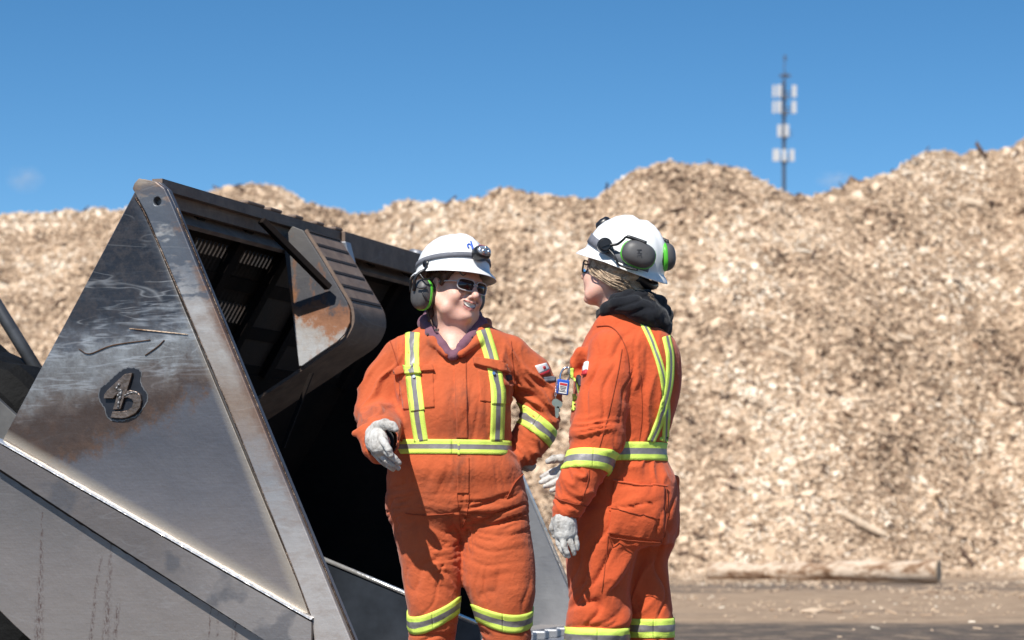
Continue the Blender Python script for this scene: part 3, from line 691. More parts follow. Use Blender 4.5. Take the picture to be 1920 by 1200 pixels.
M['weld'] = weldmat(); M['brightcut'] = simple("ground_bright_edge", (0.80, 0.79, 0.77), 0.28, 0.75, var=0.1, scale=25, bd=0.003, bs=40)

def plate(name, poly, v0, v1, mat, parent=bucket, holes=(), vb=0.0, raw=False, bw=0.0):
    """flat plate cut to an outline, between the planes v0 (near) and v1 (far)"""
    L = [[(p if raw else uz(*p, vb)) for p in lp] for lp in (poly, *holes)]
    tri = tessellate_polygon([[Vector((a, b, 0)) for a, b in lp] for lp in L])
    flat = [p for lp in L for p in lp]; n = len(flat)
    V = [BW(a, v0, b) for a, b in flat]+[BW(a, v1, b) for a, b in flat]; Fc = []
    for t in tri:
        a, b, c = (Vector(V[i]) for i in t); nn = (b-a).cross(c-a)
        t = t if nn.dot(VD) < 0 else (t[0], t[2], t[1]); Fc.append(t); Fc.append(tuple(i+n for i in (t[0], t[2], t[1])))
    k = 0
    for li, lp in enumerate(L):
        m_ = len(lp); ar = sum(lp[i][0]*lp[(i+1) % m_][1]-lp[(i+1) % m_][0]*lp[i][1] for i in range(m_))
        fl = (ar > 0) == (li == 0)
        for i in range(m_):
            a, b = k+i, k+(i+1) % m_
            Fc.append((a, b, b+n, a+n) if not fl else (b, a, a+n, b+n))
        k += m_
    V = np.array([tuple(p) for p in V]); o = mk(name, V, Fc, mat, parent, False, P=Bloc(V))
    bm = bmesh.new(); bm.from_mesh(o.data); bmesh.ops.recalc_face_normals(bm, faces=bm.faces); bm.to_mesh(o.data); bm.free()
    if bw: bevel(o, bw)
    return o
def bx(name, c, hu, hv, hz, mat, parent=bucket, d=None, bw=0.0):
    """box in bucket axes; d = rotation in the u-z plane"""
    ca, sa = (math.cos(d), math.sin(d)) if d else (1, 0)
    e = MB(); e.box(BW(*c), (U*ca+Vector((0, 0, sa)))*hu, VD*hv, (U*-sa+Vector((0, 0, ca)))*hz)
    o = e.build(name, mat, parent, P=Bloc)
    if bw: bevel(o, bw)
    return o

heel = [(5, 828), (-45, 915), (-66, 990), (-52, 1070), (-28, 1115), (0, 1146), (26, 1172), (60, 1203), (105, 1228), (160, 1243), (230, 1250)]
front = [(690, 1256), (668, 1205), (330, 388), (316, 356), (300, 342), (268, 335), (256, 352)]
plate('side_plate', heel+front, 0.0, 0.03, M['s_lower'], bw=0.004)
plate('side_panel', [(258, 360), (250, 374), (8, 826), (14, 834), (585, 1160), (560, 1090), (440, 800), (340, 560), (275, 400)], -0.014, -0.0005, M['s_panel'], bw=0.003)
hole = [(301+7*math.cos(a), 379+8*math.sin(a)) for a in np.linspace(0, 2*math.pi, 14, endpoint=False)]
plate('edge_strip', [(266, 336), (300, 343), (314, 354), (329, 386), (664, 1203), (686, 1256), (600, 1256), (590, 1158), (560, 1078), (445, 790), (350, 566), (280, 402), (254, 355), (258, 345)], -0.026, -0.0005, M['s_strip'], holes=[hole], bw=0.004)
e = MB(); 
def wobble(pts, v, amp=0.0010, n=90):
    p = spline([(a, b, 0) for a, b in pts], n); out = []
    for k, (a, b, _) in enumerate(p):
        u_, z_ = uz(a, b); out.append(BW(u_+amp*math.sin(k*2.1)*math.sin(k*.7), v+0.4*amp*math.sin(k*3.3), z_+amp*math.sin(k*1.7+1)))
    return out
e.tube(wobble([(258, 372), (280, 412), (349, 570), (444, 792), (558, 1080), (588, 1160)], -0.015, n=140), [0.0040+0.0003*math.sin(k*1.9)*math.sin(k*.37) for k in range(140)], 8)
e.build('weld_or_shadow_line', M['weld'], bucket, smooth=True, P=Bloc)
# flange bar across the side, its ground top edge catches the sun
bar = plate('flange_bar', [(2, 829), (592, 1166), (592, 1262), (500, 1196), (400, 1132), (200, 1004), (0, 873), (-12, 846)], -0.040, -0.0005, M['s_bar'])
u1, z1 = uz(4, 827); u2, z2 = uz(592, 1162); dd = Vector((u2-u1, z2-z1)).normalized(); nn = Vector((-dd.y, dd.x)); A = []; Fc = []
K = 160
for k in range(K):
    t = k/(K-1); j = 0.0006*math.sin(k*.9)*math.sin(k*.31)+0.0003*math.sin(k*1.7)
    for dn, v in ((0.0005, -0.0425+j), (0.0075+j, -0.036), (0.0105+j, -0.024), (0.008, -0.0005)):
        A.append(tuple(BW(u1+(u2-u1)*t+nn.x*dn, v, z1+(z2-z1)*t+nn.y*dn)))
for k in range(K-1):
    for q in range(3): a = k*4+q; Fc.append((a, a+1, a+5, a+4))
mk('ground_edge', A, [f[::-1] for f in Fc], M['brightcut'], bucket, True, P=Bloc(np.array(A)))
e = MB(); e.tube(wobble([(0, 876), (200, 1008), (400, 1136), (500, 1200), (560, 1240)], -0.004, n=110), [max(0.003, 0.013-0.00012*k+0.001*math.sin(k*2.2)) for k in range(110)], 8)  # weld below the bar, blackened and tapered to stand for the bar's cast shadow
e.build('weld_or_shadow_line', M['black_steel'], bucket, smooth=True, P=Bloc)
e = MB(); p = [uz(a, b) for a, b in ((331, 390), (450, 682), (560, 950), (668, 1210))]
q = spline([(a, b, 0) for a, b in p], 160)
e.tube([BW(a+0.003, -0.002+0.0003*math.sin(k*1.7), b) for k, (a, b, _) in enumerate(q)], [0.0036+0.0002*math.sin(k*2.9)*math.sin(k*.9) for k in range(160)], 8)
e.build('edge_weld', M['weld'], bucket, smooth=True, P=Bloc)
# maker's emblem: sloping figure 4 run into an open D, tacked on with a weld
emb = empty('emblem', BW(*(lambda q: (q[0], -0.02, q[1]))(uz(236, 742))), parent=bucket)
def E(x, y): return (160+x/7.5, 660+y/7.5)
halo = [(225, 600), (250, 510), (330, 450), (400, 380), (500, 290), (600, 235), (720, 235), (800, 290), (790, 420), (830, 520), (880, 590), (880, 690), (820, 790), (760, 880), (650, 930), (520, 960), (390, 945), (330, 880), (310, 790), (250, 700)]
halo2 = [(x+(9 if i % 2 else -7)*math.sin(i*3.1), y+8*math.cos(i*2.3)) for i, (x, y, _) in enumerate(spline([(a, b, 0) for a, b in halo+halo[:1]], 90)[:-1])]
M['blued'] = simple("cleaned_blue_steel", (0.026, 0.029, 0.038), 0.45, 0.5, var=0.15, scale=30)
M['halo'] = simple("ground_ring", (0.19, 0.19, 0.195), 0.45, 0.5, var=0.25, scale=30)
cx, cy = 560, 600
plate('cleaned_ring', [E(cx+(x-cx)*1.05, cy+(y-cy)*1.05) for x, y in halo2], -0.0152, -0.0138, M['halo'], emb)
plate('cleaned_patch', [E(x, y) for x, y in halo2], -0.0164, -0.0150, M['blued'], emb)
M['emb'] = simple("emblem_steel", (0.24, 0.18, 0.145), 0.38, 0.8, var=0.25, scale=40, bd=0.003, bs=60)
four = [(600, 318), (712, 300), (690, 380), (640, 540), (600, 640), (548, 810), (438, 815), (480, 680), (505, 585), (450, 655), (312, 658), (318, 600), (360, 545), (440, 470), (540, 375)]
plate('figure', [E(*p) for p in four], -0.030, -0.0160, M['emb'], emb, bw=0.002)
Dd = [(598, 560), (680, 540), (770, 560), (820, 610), (838, 690), (815, 790), (750, 870), (640, 925), (540, 938), (398, 928), (430, 842), (560, 840), (640, 825), (700, 780), (722, 710), (700, 665), (650, 645), (575, 655)]
plate('letter', [E(*p) for p in Dd], -0.028, -0.0160, M['emb'], emb, bw=0.002)
e = MB(); pts = [BW(*(lambda q: (q[0], -0.0305, q[1]))(uz(*E(*p)))) for p in ((540, 455), (500, 520), (570, 560), (510, 620), (560, 600), (530, 690), (520, 780))]
e.tube(spline(pts, 40), [0.0048+0.002*math.sin(k*1.3) for k in range(40)], 8); e.tube(spline([BW(*(lambda q: (q[0], -0.0285, q[1]))(uz(*E(*p)))) for p in ((600, 620), (660, 590), (740, 570), (790, 590))], 24), [0.0028+0.001*math.sin(k*1.3) for k in range(24)], 8)
e.build('tack_weld', M['halo'], emb, smooth=True)
# splinters stuck on the panel
for p in (((247, 617), (300, 622), (356, 628)), ((152, 655), (172, 664), (215, 648), (286, 638)), ((276, 667), (300, 650), (312, 638))):
    e = MB(); q = spline([BW(*(lambda r: (r[0], -0.017, r[1]))(uz(*t))) for t in p], 16)
    e.tube(q, [0.0024*(0.5+0.5*math.sin(0.5+2.2*k/15)) for k in range(16)], 6); e.build('stuck_splinter', M['darkwood'] if p[0][0] != 247 else M['bark'], bucket, smooth=True)

# back and floor sheet, with the slotted spill guard at the top
pr = [uz(a, b) for a, b in ([(262, 350)]+heel+[(690, 1256)])]
T0 = Vector(pr[0]); T1 = Vector(pr[1]); dr = (T1-T0).normalized(); nr = Vector((dr.y, -dr.x)); Ls = (T1-T0).length
if nr.x < 0: nr = -nr        # towards the inside
def sheet(name, pts, v0, v1, th, mat, parent=bucket):
    P_ = [Vector(p) for p in pts]; A = []; Fc = []
    nrm = []
    for i in range(len(P_)):
        a = P_[max(i-1, 0)]; b = P_[min(i+1, len(P_)-1)]; d = (b-a).normalized(); n_ = Vector((-d.y, d.x)); nrm.append(n_)
    for i, p in enumerate(P_):
        for s_, v in ((0, v0), (0, v1), (th, v1), (th, v0)):
            q = p+nrm[i]*s_; A.append(tuple(BW(q.x, v, q.y)))
    for i in range(len(P_)-1):
        for k in range(4): a = i*4+k; b = i*4+(k+1) % 4; Fc.append((a, b, b+4, a+4))
    Fc += [(3, 2, 1, 0), tuple(len(A)-4+k for k in range(4))]
    return mk(name, A, Fc, mat, parent, False, P=Bloc(np.array(A)))
S1 = 0.62; sp = T0+dr*(Ls*S1)
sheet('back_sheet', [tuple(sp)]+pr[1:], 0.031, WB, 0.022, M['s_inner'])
def guard(s, v, hs, hv, th, off=0.0):
    p = T0+dr*s+nr*off; return BW(p.x, v, p.y), (U*dr.x+Vector((0, 0, dr.y)))*hs, VD*hv, (U*nr.x+Vector((0, 0, nr.y)))*th
fr = MB(); Lg = Ls*S1
for s in (0.06, Lg*0.42, Lg*0.72, Lg-0.01): fr.box(*guard(s, WB/2, 0.028 if s > 0.1 else 0.065, WB/2-0.031, 0.012))
for v in np.linspace(0.05, WB-0.05, 7): fr.box(*guard(Lg/2, v, Lg/2, 0.03, 0.020, 0.02))
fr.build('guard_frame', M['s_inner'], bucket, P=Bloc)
gb = MB()
for v in np.arange(0.06, 1.34, 0.036): gb.box(*guard(Lg/2+0.05, v, Lg/2-0.06, 0.0115, 0.004))
gb.box(*guard(Lg/2+0.05, (1.36+WB-.03)/2, Lg/2-0.06, (WB-.03-1.36)/2, 0.006))
gb.box(*guard(0.27, 0.7, 0.085, 0.64, 0.005, -0.001))
gb.build('guard_grille', M['black_steel'], bucket, P=Bloc)
# top rail with its lumpy hinge pads
rl = MB(); rl.tube([BW(-0.005, 0.03, 1.955), BW(-0.005, WB+0.01, 1.955)], 0.028, 4, up=(U+Vector((0, 0, 1))))
rl.box(BW(-0.03, WB/2, 1.925), U*0.012, VD*(WB/2-0.04), Vector((0, 0, 0.035))); rl.build('top_rail', M['s_rail'], bucket, P=Bloc)
lp = MB(); lp.box(BW(-0.052, WB/2, 1.872), (U*0.045-Vector((0, 0, 0.038))), VD*(WB/2-0.04), (U+Vector((0, 0, 1)))*0.006); lp.build('rail_gusset', M['s_rail'], bucket, P=Bloc)
for v, w in ((0.86, .10), (1.05, .07), (1.28, .05), (1.50, .05), (1.7, .05)):
    bx('rail_pad', (-0.015, v, 1.986), 0.022, w*.8, 0.007, M['s_rail'], bw=0.006)
# pulled-out hook housing in the middle: side plates, treaded front, rounded nose
VB0, VB1 = 1.13, 1.49
nose = [(548, 424), (568, 432), (600, 482), (630, 532), (650, 566), (656, 584), (656, 604), (646, 626), (630, 642), (600, 662), (566, 686)]
npz = [uz(a, b, VB0) for a, b in nose]
bk = [(npz[-1][0]-0.42, npz[-1][1]-0.25)]; bs_ = [(npz[-1][0]-0.012, npz[-1][1]), (npz[0][0]-0.04, 1.88)]
plate('housing_side', npz+bs_, VB0, VB0+0.014, M['s_box'], raw=True, bw=0.002)
plate('housing_side', npz+bs_, VB1, VB1+0.014, M['s_box'], raw=True, bw=0.002)
nc_ = spline([(a, b, 0) for a, b in npz[1:]], 40)[:, :2].tolist()+[bk[0]]
sheet('housing_skin', nc_, VB0+0.015, VB1-0.001, 0.012, M['s_rail'])
pa, pb = Vector(npz[1]), Vector(npz[4]); dt = (pb-pa).normalized(); on = Vector((-dt.y, dt.x)); on = on if on.x > 0 else -on
ang = math.atan2(dt.y, dt.x)
for k in range(6):
    q = pa.lerp(pb, 0.03+k*0.19)+on*0.007
    bx('tread_cleat', (q.x, (VB0+VB1)/2, q.y), 0.006, (VB1-VB0)/2-0.02, 0.010, M['black_steel'], d=ang)
for k in range(5):
    for f_ in (0.25, 0.62):
        q = pa.lerp(pb, 0.125+k*0.19)+on*0.004
        bx('tread_plate', (q.x, VB0+(VB1-VB0)*(f_+0.06), q.y), 0.033, 0.078, 0.006, M['paintgrey'] if False else M['s_rail'], d=ang, bw=0.002)
for f_ in (0.55, 0.75, 0.93):
    q = pa.lerp(pb, f_); e = MB(); c = BW(q.x, VB1-0.01, q.y)+U*on.x*0.02+Vector((0, 0, on.y*0.02)); c -= (U*on.x+Vector((0, 0, on.y)))*0.016; e.tube([c-U*0.004, c+(U*on.x+Vector((0, 0, on.y)))*0.008], 0.009, 8); e.build('bolt', M['brass'], bucket, smooth=False)
# brace from the rail to the housing, and the stay on the far side
A_, B_ = uz(490, 413, 0.86), uz(618, 540, VB0-0.02)
e = MB(); a3 = BW(A_[0], 0.86, A_[1]); b3 = BW(B_[0], VB0-0.03, B_[1]); d3 = (b3-a3).normalized(); up3 = Vector((0, 0, 1)).cross(d3).normalized()
e.box((a3+b3)/2, (b3-a3)/2, up3*0.018, d3.cross(up3)*0.012); bevel(e.build('brace', M['s_inner'], bucket, P=Bloc), 0.003)
e = MB(); q1 = uz(645, 460, 1.72); q2 = uz(662, 520, 1.72); e.box(BW((q1[0]+q2[0])/2, 1.72, (q1[1]+q2[1])/2), U*0.02, VD*0.03, Vector((0.02, 0, -0.08))); bevel(e.build('stay', M['s_plain'], bucket, P=Bloc), 0.004)
bx('rail_end_section', (0.028, 2.15, 1.925), 0.008, 0.46, 0.05, M['s_rail'], bw=0.003)
e = MB(); e.tube([BW(-0.02, WB-0.06, 1.97), BW(0.0, WB+0.01, 1.968), BW(0.03, WB+0.035, 1.93), BW(0.06, WB+0.035, 1.86)], 0.035, 10); e.build('rail_cap', M['s_plain'], bucket, smooth=True, P=Bloc)
# inner ribs low in the bucket
for v, a, b in ((1.15, (584, 700), (530, 840)),):
    p, q = uz(*a, v), uz(*b, v); e = MB(); e.box(BW((p[0]+q[0])/2, v, (p[1]+q[1])/2), U*((q[0]-p[0])/2)+Vector((0, 0, (q[1]-p[1])/2)), VD*0.006, (U*0.008)); e.build('inner_rib', M['s_inner'], bucket, P=Bloc)
# floor wear wedge with bright ground edge
vw = 0.62; w0, w1 = uz(560, 1030, vw), uz(900, 1172, vw)
pk = [w0, w1, (w1[0], 0.29), (w0[0], 0.29)]
M['gusset_shade'] = simple('shaded_gusset_steel', (0.045, 0.055, 0.072), 0.45, 0.5, var=0.25, scale=9)  # shade on the gusset face is put into this dark colour
plate('floor_gusset', pk, vw, vw+0.02, M['gusset_shade'], raw=True)
e = MB(); e.tube([BW(w0[0], vw+0.0, w0[1]+0.002), BW(w1[0], vw+0.0, w1[1]+0.002)], 0.009, 8); e.build('ground_edge', M['brightcut'], bucket, smooth=True, P=Bloc)
# far side plate: same outline as the near one
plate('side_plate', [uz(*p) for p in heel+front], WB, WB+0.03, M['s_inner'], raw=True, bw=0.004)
fs = [uz(*p) for p in ((331, 392), (686, 1256), (540, 1256), (300, 392))]
plate('edge_strip', fs, WB-0.016, WB-0.0005, M['s_plain'], raw=True, bw=0.003)  # front strip in lighter grey, painting in the sunlit part of the far plate
e = MB(); ft, fb = uz(331, 390), uz(690, 1256); e.tube([BW(ft[0], WB+0.0, ft[1]), BW(fb[0], WB+0.0, fb[1])], 0.008, 8); e.build('edge_weld', M['brightcut'], bucket, smooth=True, P=Bloc)
uf, zf = uz(690, 1256)
bx('cutting_edge', (uf+0.03, WB/2+0.01, zf-0.004), 0.13, WB/2+0.03, 0.018, M['s_plain'], bw=0.006)
bx('wear_plate', (uf-0.16, WB/2+0.015, zf+0.03), 0.07, WB/2-0.03, 0.008, M['s_bar'], bw=0.003)
for v in np.arange(1.05, WB-0.05, 0.17):
    bx('edge_bolt', (uf+0.02, v, zf+0.032), 0.032, 0.03, 0.018, M['s_plain'], bw=0.008)
# loader beyond: lift cylinder, arm, tyre, front frame
e = MB(); a3, b3 = W(80, 712, 9.4), W(-260, 160, 9.9); e.tube([a3+(a3-b3)*0.25, b3], 0.026, 16)
cyl = e.build('tilt_cylinder', M['paintgrey'], loader, smooth=True)
e = MB(); q = W(-260, 160, 9.9); e.tube([q, q+(q-a3)*0.5], 0.055, 16); e.build('cylinder_barrel', M['paintgrey'], cyl, smooth=True)
def wheel(c, r, w):
    wh = MB(); ax = VD; prof = [(-w/2, r*0.55), (-w/2, r*0.86), (-w*0.42, r*0.96), (-w*0.3, r), (w*0.3, r), (w*0.42, r*0.96), (w/2, r*0.86), (w/2, r*0.55)]
    n = 72; A = []; Fc = []
    for k in range(n):
        t = 2*math.pi*k/n; e1 = U*math.cos(t)+Vector((0, 0, math.sin(t)))
        for i, (a, b) in enumerate(prof):
            bb = b*(1.0 if (k//3) % 2 or i in (0, 7) else 0.965); A.append(tuple(c+ax*a+e1*bb))
    m_ = len(prof)
    for k in range(n):
        for i in range(m_-1): Fc.append((k*m_+i, k*m_+i+1, ((k+1) % n)*m_+i+1, ((k+1) % n)*m_+i))
    t = wh.add(A, Fc).build('tyre', M['rubber'], loader)
    h = MB(); h.tube([c-ax*(w*0.38), c+ax*(w*0.38)], r*0.56, 40); h.tube([c-ax*(w*0.46), c-ax*(w*0.3)], r*0.22, 20); h.build('rim', M['paintgrey'], t, smooth=False)
q = W(-117, 1016, 9.5); rz = 0.75
for v in (0.0, 1.7):
    wheel(Vector((q.x, q.y, rz))+VD*v+Vector((0, 0, 0)), rz, 0.42); wheel(Vector((q.x, q.y, rz))+VD*v-U*2.6, rz, 0.42)
e = MB(); e.box(Vector((q.x, q.y, 0.95))+VD*0.85-U*1.7, U*1.9, VD*0.42, Vector((0, 0, 0.3))); e.box(Vector((q.x, q.y, 1.5))+VD*0.85-U*2.9, U*0.9, VD*0.5, Vector((0, 0, 0.35)))
bevel(e.build('chassis', M['yellowpaint'], loader), 0.04)
e = MB(); e.box(Vector((q.x, q.y, 1.75))+VD*0.85-U*1.7, U*0.5, VD*0.48, Vector((0, 0, 0.55))); bevel(e.build('cab', M['yellowpaint'], loader), 0.05)
for v in (0.75, 1.35):
    e = MB(); a3 = Vector((q.x, q.y, 0.62))+VD*v+U*0.40; b3 = Vector((q.x, q.y, 1.45))+VD*v-U*1.3; d3 = (b3-a3).normalized(); n3 = d3.cross(VD)
    e.box((a3+b3)/2, (b3-a3)/2, VD*0.045, n3*0.11); bevel(e.build('lift_arm', M['yellowpaint'], loader), 0.01)
# bit of grey fender bracket seen at the very left edge
e = MB(); a3, b3 = W(-60, 745, 9.0), W(42, 838, 9.0); d3 = (b3-a3).normalized(); e.box((a3+b3)/2, (b3-a3)/2, Vector((0, 0.03, 0)), d3.cross(Vector((0, 1, 0)))*0.075); bevel(e.build('linkage_plate', M['yellowpaint'], loader), 0.004)

# ------------------------------------------------------------------ people
def cross_(a, b): return Vector(a).cross(Vector(b))
class Frame:
    """head or helmet axes: f forward, l her left, u up"""
    def __init__(s, c, f, roll=0.0):
        s.c = Vector(c); s.f = Vector(f).normalized(); l = Vector((0, 0, 1)).cross(s.f).normalized(); u = s.f.cross(l)
        s.l = l*math.cos(roll)+u*math.sin(roll); s.u = s.f.cross(s.l)
        s.R = [tuple(s.f), tuple(s.l), tuple(s.u)]
    def __call__(s, a, b, c): return s.c+s.f*a+s.l*b+s.u*c
def surf(field, it=1): V, Fc = field.mesh(); return relax(V, Fc, it), Fc

def head_sdf(fd, hd, wide=1.0, smile=0.0, soft=0.0):
    R = hd.R; E = lambda c, r, k=0.02, op='add': fd.ell(hd(*c), r, R, k, op)
    E((-.012, 0, .030), (.098, .077, .092)); E((.022, 0, -.035), (.070, .066*wide, .082), .03)
    E((.060, 0, -.088), (.030, .034*wide, .026), .025); fd.ell(hd(.088, 0, -.100), (.018, .020, .015), R, .02)
    for s in (-1, 1):
        E((.058, s*.040*wide, -.040), (.034, .028, .030), .02)
        fd.cone(hd(.045, s*.055*wide, -.085), hd(-.01, s*.064*wide, -.045), .024, .02, .025)
        E((-.006, s*.083, -.012), (.020, .010, .033), .006); E((-.000, s*.094, -.010), (.011, .006, .019), .006, 'sub')
        E((-.004, s*.080, -.038), (.009, .006, .009), .006)
    fd.cone(hd(.078, -.032, .022), hd(.078, .032, .022), .015, .015, .02)
    for s in (-1, 1): E((.104, s*.031, .001), (.018, .019, .013), .012, 'sub'); E((.080, s*.031, .001), (.0135, .0135, .0125), .003)
    fd.cone(hd(.090, 0, .012), hd(.119, 0, -.030), .008, .0125, .010)
    for s in (-1, 1): E((.100, s*.012, -.036), (.010, .008, .008), .008)
    E((.085, 0, -.062), (.018, .026, .018), .02)
    if soft: E((.020, 0, -.108), (.062, .056, .030), .03)
    if smile:
        for s in (-1, 1):
            fd.chain([(hd(.103, 0, -.0535), .0045), (hd(.098, s*.014, -.053), .0045), (hd(.086, s*.027, -.047), .003)], .005)
            fd.chain([(hd(.097, 0, -.077), .0055), (hd(.092, s*.014, -.073), .0055), (hd(.084, s*.027, -.049), .003)], .006)
            fd.chain([(hd(.105, 0, -.0645), .0066), (hd(.100, s*.014, -.061), .0058), (hd(.092, s*.025, -.0525), .0028)], .002, 'sub')
            fd.chain([(hd(.097, s*.022, -.030), .0045), (hd(.082, s*.040, -.048), .003)], .012, 'sub')
    else:
        fd.cone(hd(.101, -.014, -.058), hd(.101, .014, -.058), .0055, .0055, .006); fd.cone(hd(.099, -.013, -.069), hd(.099, .013, -.069), .006, .006, .006)
        fd.cone(hd(.107, -.02, -.0635), hd(.107, .02, -.0635), .002, .002, .003, 'sub')

def helmet(root, hf, A=.155, B=.135, Ht=.150, ridge=True):
    """full-brim hard hat: shell swept round the head, ribs over the crown, rolled brim"""
    prof = [(0.0, 1.0), (.18, .985), (.36, .935), (.53, .845), (.67, .72), (.77, .575), (.825, .43), (.85, .30), (.862, .20), (.870, .135), (.885, .105), (.93, .078), (.975, .045), (1.0, .012), (1.006, -.002), (1.0, -.008), (.985, -.004), (.93, .03), (.88, .06), (.845, .10), (.83, .2), (.80, .4), (.70, .62), (.5, .82), (.25, .93), (0.0, .96)]
    n = 96; V = []; Fc = []; m = len(prof)
    for k in range(n):
        t = 2*math.pi*k/n; ct, st = math.cos(t), math.sin(t)
        for r, h in prof:
            a = A*(r if r < .87 else r+(r-.87)*(0.25 if ct > 0 else 0.0)*abs(ct)); b = B*r
            f, l, z = a*ct, b*st, Ht*h
            if h > .15 and ridge and r > 0.02:
                d = abs(l); rb = math.exp(-(d/.016)**2)*0.008+math.exp(-((d-.040)/.008)**2)*0.0035
                fade = min(1, (r)/.15)*min(1, max(0, (h-.25)/.2)); z += rb*fade*(0.4+0.6*min(1, h+.2)); f *= 1+rb*fade*2.0*(1-h)
            if r > .87: z -= 0.010*(r-.87)/.13*(1 if ct > 0 else .4)*abs(ct)
            V.append(tuple(hf(f, l, z)))
    for k in range(n):
        for i in range(m-1): Fc.append((k*m+i, k*m+i+1, ((k+1) % n)*m+i+1, ((k+1) % n)*m+i))
    o = mk('hard_hat', V, [f[::-1] for f in Fc], M['helmet'], root, True); return o
def shell_r(z, A=.155, B=.135, Ht=.150):     # radius factor of the crown at height z
    return np.interp(z/Ht, [.1, .135, .2, .3, .43, .575, .72, .845, .935, 1.0], [.875, .870, .862, .85, .825, .77, .67, .53, .36, 0])
def hband(hf, zf, hw, mat, t0=0, t1=2*math.pi, name='strap', parent=None, n=90, off=.003, th=.0025, A=.155, B=.135):
    V = []; Fc = []
    for k in range(n+1):
        t = t0+(t1-t0)*k/n; zc = zf(t)
        for dz, e in ((-hw, -th), (-hw, th), (hw, th), (hw, -th)):
            z = zc+dz; r = shell_r(z); V.append(tuple(hf((A*r+off+e)*math.cos(t), (B*r+off+e)*math.sin(t), z)))
    for k in range(n):
        for i in range(4): Fc.append((k*4+i, k*4+(i+1) % 4, (k+1)*4+(i+1) % 4, (k+1)*4+i))
    return mk(name, V, Fc, mat, parent, True)
def sup(c, ax, ay, az, e=2.6, nu=28, nv=16, v0=-1.0, v1=1.0):
    """superellipsoid cap between heights v0..v1 of its az axis"""
    V = []; Fc = []; c, ax, ay, az = (np.array(tuple(q), float) for q in (c, ax, ay, az))
    for j in range(nv+1):
        h = v0+(v1-v0)*j/nv; r = (1-abs(h)**e)**(1/e) if abs(h) < 1 else 0.0
        for i in range(nu):
            t = 2*math.pi*i/nu; q = 1.0/((abs(math.cos(t))**2.5+abs(math.sin(t))**2.5)**(1/2.5))
            V.append(c+az*h+(ax*math.cos(t)+ay*math.sin(t))*r*q)
    for j in range(nv):
        for i in range(nu): Fc.append((j*nu+i, j*nu+(i+1) % nu, (j+1)*nu+(i+1) % nu, (j+1)*nu+i))
    Fc += [tuple(range(nu-1, -1, -1)), tuple(nv*nu+i for i in range(nu))]
    return V, Fc
def text_mesh(body, size, mat, org, ex, ey, name, parent, depth=.0015):
    cu = bpy.data.curves.new(name, 'FONT'); cu.body = body; cu.size = size; cu.extrude = depth/2; cu.align_x = 'CENTER'; cu.align_y = 'CENTER'; cu.resolution_u = 3
    t = bpy.data.objects.new(name+"_tmp", cu); sc.collection.objects.link(t); dg = bpy.context.evaluated_depsgraph_get(); me = bpy.data.meshes.new_from_object(t.evaluated_get(dg))
    ez = ex.cross(ey); V = [tuple(org+ex*v.co.x+ey*v.co.y+ez*v.co.z) for v in me.vertices]; Fc = [tuple(p.vertices) for p in me.polygons]
    bpy.data.objects.remove(t); bpy.data.curves.remove(cu); bpy.data.meshes.remove(me)
    return mk(name, V, Fc, mat, parent, False)
def muff(parent, c, up, out, w, h, mark=True):
    """ear muff: dark cushion, green rim, grey domed cup; out = outward axis"""
    out = Vector(out).normalized(); up = (Vector(up)-out*Vector(up).dot(out)).normalized(); sd = up.cross(out)
    c = Vector(c); e = MB(); V, Fc = sup(c, sd*w, up*h, out*.034, 2.6, v0=0.0, v1=.99); e.add(V, Fc); o = e.build('ear_muff', M['cup'], parent, smooth=True)
    e = MB(); V, Fc = sup(c-out*.004, sd*(w*1.05), up*(h*1.05), out*.010, 4, nv=8); e.add(V, Fc); e.build('green_rim', M['green'], o, smooth=True)
    e = MB(); V, Fc = sup(c-out*.020, sd*(w*.95), up*(h*.95), out*.016, 4, nv=8); e.add(V, Fc); e.build('ear_cushion', M['blackp'], o, smooth=True)
    return o, sd, up, out
class Proj:
    def __init__(s, V, Fc, fb=8.28):
        s.fb = fb; s.t = BVHTree.FromPolygons([tuple(v) for v in V], [tuple(int(i) for i in f) for f in Fc]); s.cam = Vector((0, 0, H))
    def hit(s, px, py):
        d = (W(px, py, 1.0)-s.cam).normalized(); h = s.t.ray_cast(s.cam, d)
        if h[0] is None:
            n = s.t.find_nearest(s.cam+d*s.fb); return n[0], n[1]
        return h[0], h[1]
